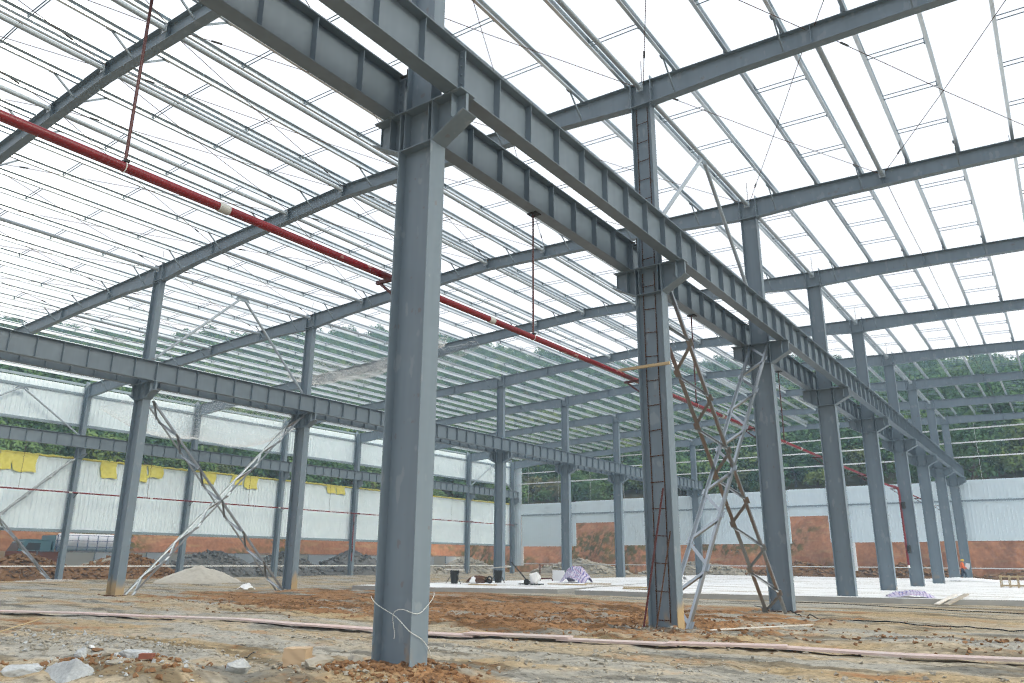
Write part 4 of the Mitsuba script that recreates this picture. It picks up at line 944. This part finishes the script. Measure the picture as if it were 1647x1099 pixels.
# ------------------------------------------------------------------ things on the slab
def crumple(cx, cy, z0, rx, ry, h, seed, mat, n=46, ang=0.0):
    u, v = np.meshgrid(np.linspace(-1, 1, n), np.linspace(-1, 1, n), indexing='ij'); d = np.sqrt(u ** 2 + v ** 2) / 1.2
    p = np.stack([u, v, 0 * u], -1)
    z = h * np.clip(1 - d ** 2, 0, 1) * (.35 + 1.3 * npnoise(p + seed, 2.2, 3)) + .10 * np.abs(npnoise(p * 1.0 + seed * 2, 5.0, 3) - .5) * h * 4 * np.clip(1.1 - d, 0, 1)
    x = u * rx * (1 + .25 * (npnoise(p + seed + 9, 1.5, 2) - .5)); y = v * ry * (1 + .25 * (npnoise(p + seed + 4, 1.5, 2) - .5))
    c, s = math.cos(ang), math.sin(ang)
    V = np.stack([cx + c * x - s * y, cy + s * x + c * y, z0 + .012 + z], -1).reshape(-1, 3)
    idx = np.arange(n * n).reshape(n, n); q = np.stack([idx[:-1, :-1], idx[1:, :-1], idx[1:, 1:], idx[:-1, 1:]], -1).reshape(-1, 4)
    return pl((V, np.vstack([q[:, [0, 1, 2]], q[:, [0, 2, 3]]])), mat, True, uv=np.stack([u, v], -1).reshape(-1, 2) * .5 + .5)
ZS = .182
single('tarpaulin', crumple(-16.3, 31.6, ZS, .85, .7, .8, 2.0, 'mat_tarp'), 'crumpled purple and white striped tarpaulin heap on the slab', 'tarpaulin')
single('tarpaulin', crumple(2.0, 24.55, ZS, .75, .42, .22, 5.0, 'mat_tarp', 46, .35), 'flat folded blue and white tarpaulin at the slab edge', 'tarpaulin')
single('plastic_sheet', crumple(1.75, 25.3, ZS, .35, .3, .2, 8.0, 'mat_white', 24), 'white plastic sheet folded behind the tarpaulin at the slab edge', 'plastic sheet')
single('plastic_sheet', crumple(-20.6, 33.0, .0, .8, .5, .18, 11.0, 'mat_white', 24), 'white plastic scrap lying just right of the nearest column', 'plastic sheet')
single('plastic_sheet', crumple(-24.3, 15.3, .0, .38, .3, .22, 12.0, 'mat_white', 24), 'white plastic scrap at the foot of the crossed braces', 'plastic sheet')
single('plastic_sheet', crumple(-15.1, 42.5, ZS, .7, .5, .7, 14.0, 'mat_white', 24), 'pale grey sheeting propped up behind the crossed braces', 'plastic sheet')
single('plastic_sheet', crumple(.4, 55.0, ZS, 2.4, .5, .22, 16.0, 'mat_white', 30), 'long white plastic sheet on the slab by the worker', 'plastic sheet')
# tipped wheelbarrow
WBx, WBy = -17.9, 24.6
k = thing('wheelbarrow', 'tipped wheelbarrow with a rusty tray lying on the slab', 'wheelbarrow')
u, v = np.meshgrid(np.linspace(0, np.pi, 14), np.linspace(-1, 1, 14), indexing='ij')
tv = np.stack([WBx + .62 * v * (1 - .25 * np.sin(u)), WBy - .32 * np.cos(u), ZS + .08 + .36 * np.sin(u) * (1 - .25 * v ** 2)], -1).reshape(-1, 3); idx = np.arange(196).reshape(14, 14)
put(k + '__tray', pl((tv, np.stack([idx[:-1, :-1], idx[1:, :-1], idx[1:, 1:], idx[:-1, 1:]], -1).reshape(-1, 4)), 'mat_rust', 60))
put(k + '__load', pl(stone(77, .42, .25, .22, 3), 'mat_white', 50), (WBx - .1, WBy - .22, ZS + .16))
m = MB()
for s in (-.2, .2): m.path([(WBx + .5, WBy + s, ZS + .3), (WBx - .9, WBy + s - .1, ZS + .06)], .022, 6)
put(k + '__handle', pl(m, 'mat_timber')); g = np.linspace(0, 2 * np.pi, 21)
put(k + '__wheel', pl(MB().path(np.stack([WBx + .68 + .15 * np.cos(g), 0 * g + WBy, ZS + .24 + .15 * np.sin(g)], 1), .04, 8), 'mat_black', 60))
# hand cart with a white sack
HCx, HCy = -15.2, 25.3
k = thing('hand_cart', 'two wheeled hand cart with a white sack and a long tilted handle', 'cart')
m = MB().path([(HCx - .1, HCy, ZS + .12), (HCx - .55, HCy, ZS + .55), (HCx - 1.1, HCy - .1, ZS + 1.1)], .03, 8); m.path([(HCx - 1.35, HCy - .1, ZS + 1.13), (HCx - 1.0, HCy - .1, ZS + 1.08)], .022, 6)
put(k + '__handle', pl(m, 'mat_black')); put(k + '__sack', pl(stone(91, .38, .3, .36, 3, .3), 'mat_white', 50), (HCx + .22, HCy, ZS + .34))
put(k + '__frame', pl(MB().beam((HCx - .6, HCy - .15, ZS + .06), (HCx + .7, HCy - .15, ZS + .06), .05, .05).beam((HCx - .6, HCy + .15, ZS + .06), (HCx + .7, HCy + .15, ZS + .06), .05, .05), 'mat_black'))
for s in (-.25, .25): put(k + '__wheel', pl(MB().path([(HCx - .05, HCy + s - .03, ZS + .16), (HCx - .05, HCy + s + .03, ZS + .16)], .155, 14), 'mat_black', 40))
# two board-topped trestles
for i, (x, y, lab) in enumerate(((-19.2, 24.2, 'near trestle with a black mesh bucket and white board top'), (-18.6, 27.2, 'farther trestle with a white board top and black bucket'))):
    k = thing('trestle', lab, 'trestle')
    put(k + '__bucket', pl(MB().path([(x, y, ZS + .02), (x, y, ZS + .66)], [.17, .24], 14), 'mat_black', 40))
    put(k + '__board', pl(MB().beam((x - .62, y, ZS + .71 + .06 * i), (x + .55 + .2 * i, y, ZS + .70 + .16 * i), .3, .045), 'mat_palewood'))
    m = MB()
    for sx in (-1, 1): m.beam((x + sx * .15, y, ZS + .5), (x + sx * .5, y - .1, ZS + .01), .03, .03)
    put(k + '__leg', pl(m, 'mat_darksteel'))
single('warning_board', pl(MB().box(-19.2, -18.35, 33.6, 33.66, ZS, ZS + .62), 'mat_white'), 'small white board standing on the slab left of the purple tarpaulin', 'board')
k = thing('steel_barrier', 'low red steel frame standing on the slab left of the white board', 'frame')
put(k + '__upright', pl(MB().box(-19.9, -19.84, 33.2, 33.26, ZS, ZS + 1.0).box(-19.0, -18.95, 33.2, 33.26, ZS, ZS + .1), 'mat_darkred')); put(k + '__rail', pl(MB().box(-19.83, -19.0, 33.2, 33.26, ZS + .1, ZS + .16), 'mat_darkred'))
r = np.random.default_rng(12)
SP = [(-14.3, 27.3, 2.2, .05, 'dark timber lying right of the hand cart'), (-16.9, 23.6, 1.5, .2, 'thin dark batten at the slab edge by the wheelbarrow'), (-9.0, 26.0, 2.6, .12, 'grey plank lying on the slab behind the pale brace'), (-8.4, 24.0, 1.9, -.03, 'second grey plank on the slab behind the pale brace'), (-13.6, 29.3, 1.4, .4, 'short plank on the slab beyond the hand cart')]
for x, y, L, a, lab in SP: single('loose_plank', pl(MB().beam((x - L / 2 * math.cos(a), y - L / 2 * math.sin(a), ZS + .03), (x + L / 2 * math.cos(a), y + L / 2 * math.sin(a), ZS + .03), .16, .05), 'mat_timber'), lab, 'plank')
single('ramp_plank', pl(MB().beam((3.35, 22.9, .04), (3.75, 25.4, ZS + .14), .16, .04), 'mat_oldwood'), 'right plank propped on the slab edge at right', 'plank')
single('ramp_plank', pl(MB().beam((3.05, 23.0, .04), (3.40, 25.3, ZS + .12), .14, .04), 'mat_palewood'), 'left plank propped on the slab edge at right', 'plank')
k = thing('timber_crate', 'open timber frame crate on the slab at the right edge', 'crate')
m = MB()
for z in (.10, .55):
    for yy in (41.0, 42.0): m.beam((3.7, yy, ZS + z), (6.8, yy, ZS + z), .05, .06)
put(k + '__rail', pl(m, 'mat_timber')); m = MB()
for x in np.arange(3.75, 6.8, .38):
    for yy in (41.0, 42.0): m.box(x - .025, x + .025, yy - .055, yy - .031, ZS, ZS + .62)
put(k + '__slat', pl(m, 'mat_timber'))
single('tool_heap', pl(stone(95, .3, .3, .28, 3, .7), 'mat_clod_clay', 40), 'brown bundle on the timber crate at the right edge', 'bundle', None, (5.2, 41.5, ZS + .8))
single('generator', pl(MB().box(5.5, 6.1, 41.2, 41.8, ZS + .6, ZS + 1.0).path([(5.6, 41.5, ZS + 1.0), (5.6, 41.5, ZS + 1.12), (6.0, 41.5, ZS + 1.12), (6.0, 41.5, ZS + 1.0)], .03, 6), 'mat_clod_dark'), 'dark machine on the timber crate at the right edge', 'machine')

# cables on the ground
def cable(p, lab, rad=.012, mat='mat_black'):
    q = smooth_path([(x, y, 0) for x, y in p], 160); q[:, 2] = ground_h(q[:, 0], q[:, 1]) + rad * 1.2 + .01
    single('ground_cable', pl(MB().path(q, rad, 5), mat), lab, 'cable')
cable([(-1.5, 18.0), (.6, 15.2), (1.9, 13.6), (3.4, 13.1), (5.4, 12.6), (8.5, 12.9)], 'black cable snaking over the mud right of the third column', .013)
cable([(-2.0, 21.3), (.5, 21.4), (3.2, 20.2), (6.0, 19.6), (9, 19.0)], 'black cable on the mud along the slab edge', .012)
cable([(-3.2, .2), (-2.5, -.5), (-1.9, -.9), (-1.45, -1.30)], 'thin dark wire running to the grey stone in the foreground', .007)
single('pale_strip', pl(MB().beam((1.0, 7.9, .07), (2.3, 10.4, .09), .06, .02), 'mat_palewood'), 'thin pale strip lying right of the ladder column foot', 'batten')
single('stick', pl(MB().path([(-8.1, -1.5, .1), (-8.35, -.6, .3)], .012, 5), 'mat_timber'), 'dry stick in the rubble at the left edge', 'stick')

# ------------------------------------------------------------------ the walking worker (metres, then scaled back by S)
def hull_chain(joints, bones):
    parts = []
    for a, b in bones:
        pa, ra = joints[a]; pb, rb = joints[b]
        sa = manifold3d.Manifold.sphere(ra, 14).translate(pa); sb = manifold3d.Manifold.sphere(rb, 14).translate(pb)
        parts.append(manifold3d.Manifold.batch_hull([sa, sb]))
    m = manifold3d.Manifold.batch_boolean(parts, manifold3d.OpType.Add)
    mm = m.refine_to_length(.035).to_mesh(); t = trimesh.Trimesh(mm.vert_properties[:, :3], mm.tri_verts, process=True)
    trimesh.smoothing.filter_taubin(t, iterations=8); return t
WX, WY = .33, 58.0
def man(v): return np.asarray(v, float)
def at_man(t): return (np.asarray(t.vertices) / S, np.asarray(t.faces))
J = {'hip': ((0, 0, .88), .13), 'belly': ((.01, 0, 1.05), .125), 'chest': ((.02, 0, 1.25), .14), 'shl': ((.02, .16, 1.36), .068), 'shr': ((.02, -.16, 1.36), .068), 'neck': ((.04, 0, 1.42), .055), 'head': ((.075, 0, 1.53), .085), 'crown': ((.06, 0, 1.575), .09), 'chin': ((.105, 0, 1.475), .05), 'nose': ((.165, 0, 1.525), .016), 'earl': ((.06, .085, 1.53), .02), 'earr': ((.06, -.085, 1.53), .02)}
k = thing('person', 'worker in an orange jacket and yellow helmet walking right with a white board', 'person')
headj = [('neck', 'head'), ('head', 'crown'), ('head', 'chin'), ('head', 'nose'), ('head', 'earl'), ('head', 'earr')]
def hand(base, d, down):
    jj, bb = {'w': (base, .03), 'p': (tuple(np.add(base, np.array(d) * .075)), .034)}, [('w', 'p')]
    side = np.cross(d, down); side /= np.linalg.norm(side)
    for i, L in enumerate((.065, .075, .07, .055)):
        o = np.add(base, np.array(d) * .085) + side * (.03 - .02 * i); jj[f'a{i}'] = (tuple(o), .0105); jj[f'b{i}'] = (tuple(o + np.array(d) * L * .6 + np.array(down) * .012), .0095); jj[f'c{i}'] = (tuple(o + np.array(d) * L * .85 + np.array(down) * .04), .0085)
        bb += [('p', f'a{i}'), (f'a{i}', f'b{i}'), (f'b{i}', f'c{i}')]
    t0 = np.add(base, np.array(d) * .03) + side * .032; jj['t0'] = (tuple(t0), .013); jj['t1'] = (tuple(t0 + side * .025 + np.array(d) * .04 + np.array(down) * .02), .010)
    return jj, bb + [('w', 't0'), ('t0', 't1')]
body = dict(J); bb = list(headj)
body.update({'elr': ((.06, -.21, 1.10), .045), 'wrr': ((.28, -.20, .98), .034), 'ell': ((.05, .22, 1.11), .045), 'wrl': ((.27, .16, 1.02), .034)})
for base, s in (((.28, -.20, .98), 'r'), ((.27, .16, 1.02), 'l')):
    jj, b2 = hand(base, (.9, 0, .1), (0, 0, -1.0)); body.update({s + n: q for n, q in jj.items()}); bb += [(s + a, s + b) for a, b in b2]
bb += [('shl', 'ell'), ('ell', 'wrl'), ('shr', 'elr'), ('elr', 'wrr'), ('wrl', 'lw'), ('wrr', 'rw'), ('chest', 'neck'), ('shl', 'chest'), ('shr', 'chest'), ('chest', 'belly'), ('belly', 'hip')]
LEG = {'hl': ((0, .09, .88), .095), 'kl': ((.20, .09, .50), .065), 'al': ((.17, .09, .09), .045), 'tl': ((.32, .09, .05), .038), 'hr': ((0, -.09, .88), .095), 'kr': ((-.05, -.09, .47), .065), 'ar': ((-.33, -.09, .17), .045), 'tr': ((-.22, -.09, .045), .036)}
body.update(LEG); bb += [('hip', 'hl'), ('hl', 'kl'), ('kl', 'al'), ('al', 'tl'), ('hip', 'hr'), ('hr', 'kr'), ('kr', 'ar'), ('ar', 'tr')]
put(k + '__body', pl(at_man(hull_chain(body, bb)), 'mat_skin', True), (WX, WY, ZS))
def grow(names, r): return {n: (body[n][0], body[n][1] + r) for n in names}
jk = grow(['hip', 'belly', 'chest', 'shl', 'shr', 'ell', 'elr', 'wrl', 'wrr'], .016)
put(k + '__jacket', pl(at_man(hull_chain(jk, [('hip', 'belly'), ('belly', 'chest'), ('chest', 'shl'), ('chest', 'shr'), ('shl', 'shr'), ('shl', 'ell'), ('ell', 'wrl'), ('shr', 'elr'), ('elr', 'wrr')])), 'mat_orange', True), (WX, WY, ZS))
tj = grow(list(LEG), .014); tj['hip'] = ((0, 0, .86), .138)
put(k + '__trousers', pl(at_man(hull_chain(tj, [('hip', 'hl'), ('hl', 'kl'), ('kl', 'al'), ('hip', 'hr'), ('hr', 'kr'), ('kr', 'ar')])), 'mat_trouser', True), (WX, WY, ZS))
sj = {a: (LEG[a][0], LEG[a][1] + .012) for a in ('al', 'tl', 'ar', 'tr')}
put(k + '__shoes', pl(at_man(hull_chain(sj, [('al', 'tl'), ('ar', 'tr')])), 'mat_black', True), (WX, WY, ZS))
hm = trimesh.creation.icosphere(subdivisions=3); hv = np.array(hm.vertices); hv[:, 2] = np.maximum(hv[:, 2], -.12); brim = hv[:, 2] < -.05; hv[brim, :2] *= 1.22; hv = hv * [.128, .115, .115] + [.065, 0, 1.585]
put(k + '__helmet', pl((hv / S, np.array(hm.faces)), 'mat_helmet', 40), (WX, WY, ZS))
bd = trimesh.creation.box((.26, .42, .50)); bd = trimesh.creation.box((.05, .40, .50)); bd.apply_transform(trimesh.transformations.rotation_matrix(.25, [0, 1, 0])); bd.apply_translation([.40, -.02, 1.10])
bd2 = trimesh.creation.box((.30, .05, .46)); bd2.apply_transform(trimesh.transformations.rotation_matrix(.22, [0, 1, 0])); bd2.apply_translation([.40, -.10, 1.14])
single('carried_board', pl(at_man(bd2), 'mat_white'), 'white board carried in the arms of the walking worker', 'board', None, (WX, WY, ZS))

# ------------------------------------------------------------------ haze
if HAZE:
    scene['air'] = {'type': 'homogeneous', 'albedo': {'type': 'rgb', 'value': [0.95, 0.955, 0.96]}, 'sigma_t': {'type': 'rgb', 'value': [0.00062, 0.00090, 0.00112]}, 'scale': 1.0}
    scene['camera']['medium'] = {'type': 'ref', 'id': 'air'}
    scene['haze'] = {'type': 'cube', 'to_world': T().translate([0, 0, 70]).scale([700, 700, 73]), 'bsdf': {'type': 'null'}, 'interior': {'type': 'ref', 'id': 'air'}}
    labels['haze'] = {'label': 'thin pale haze over the site and the wooded hills', 'category': 'haze', 'kind': 'stuff'}
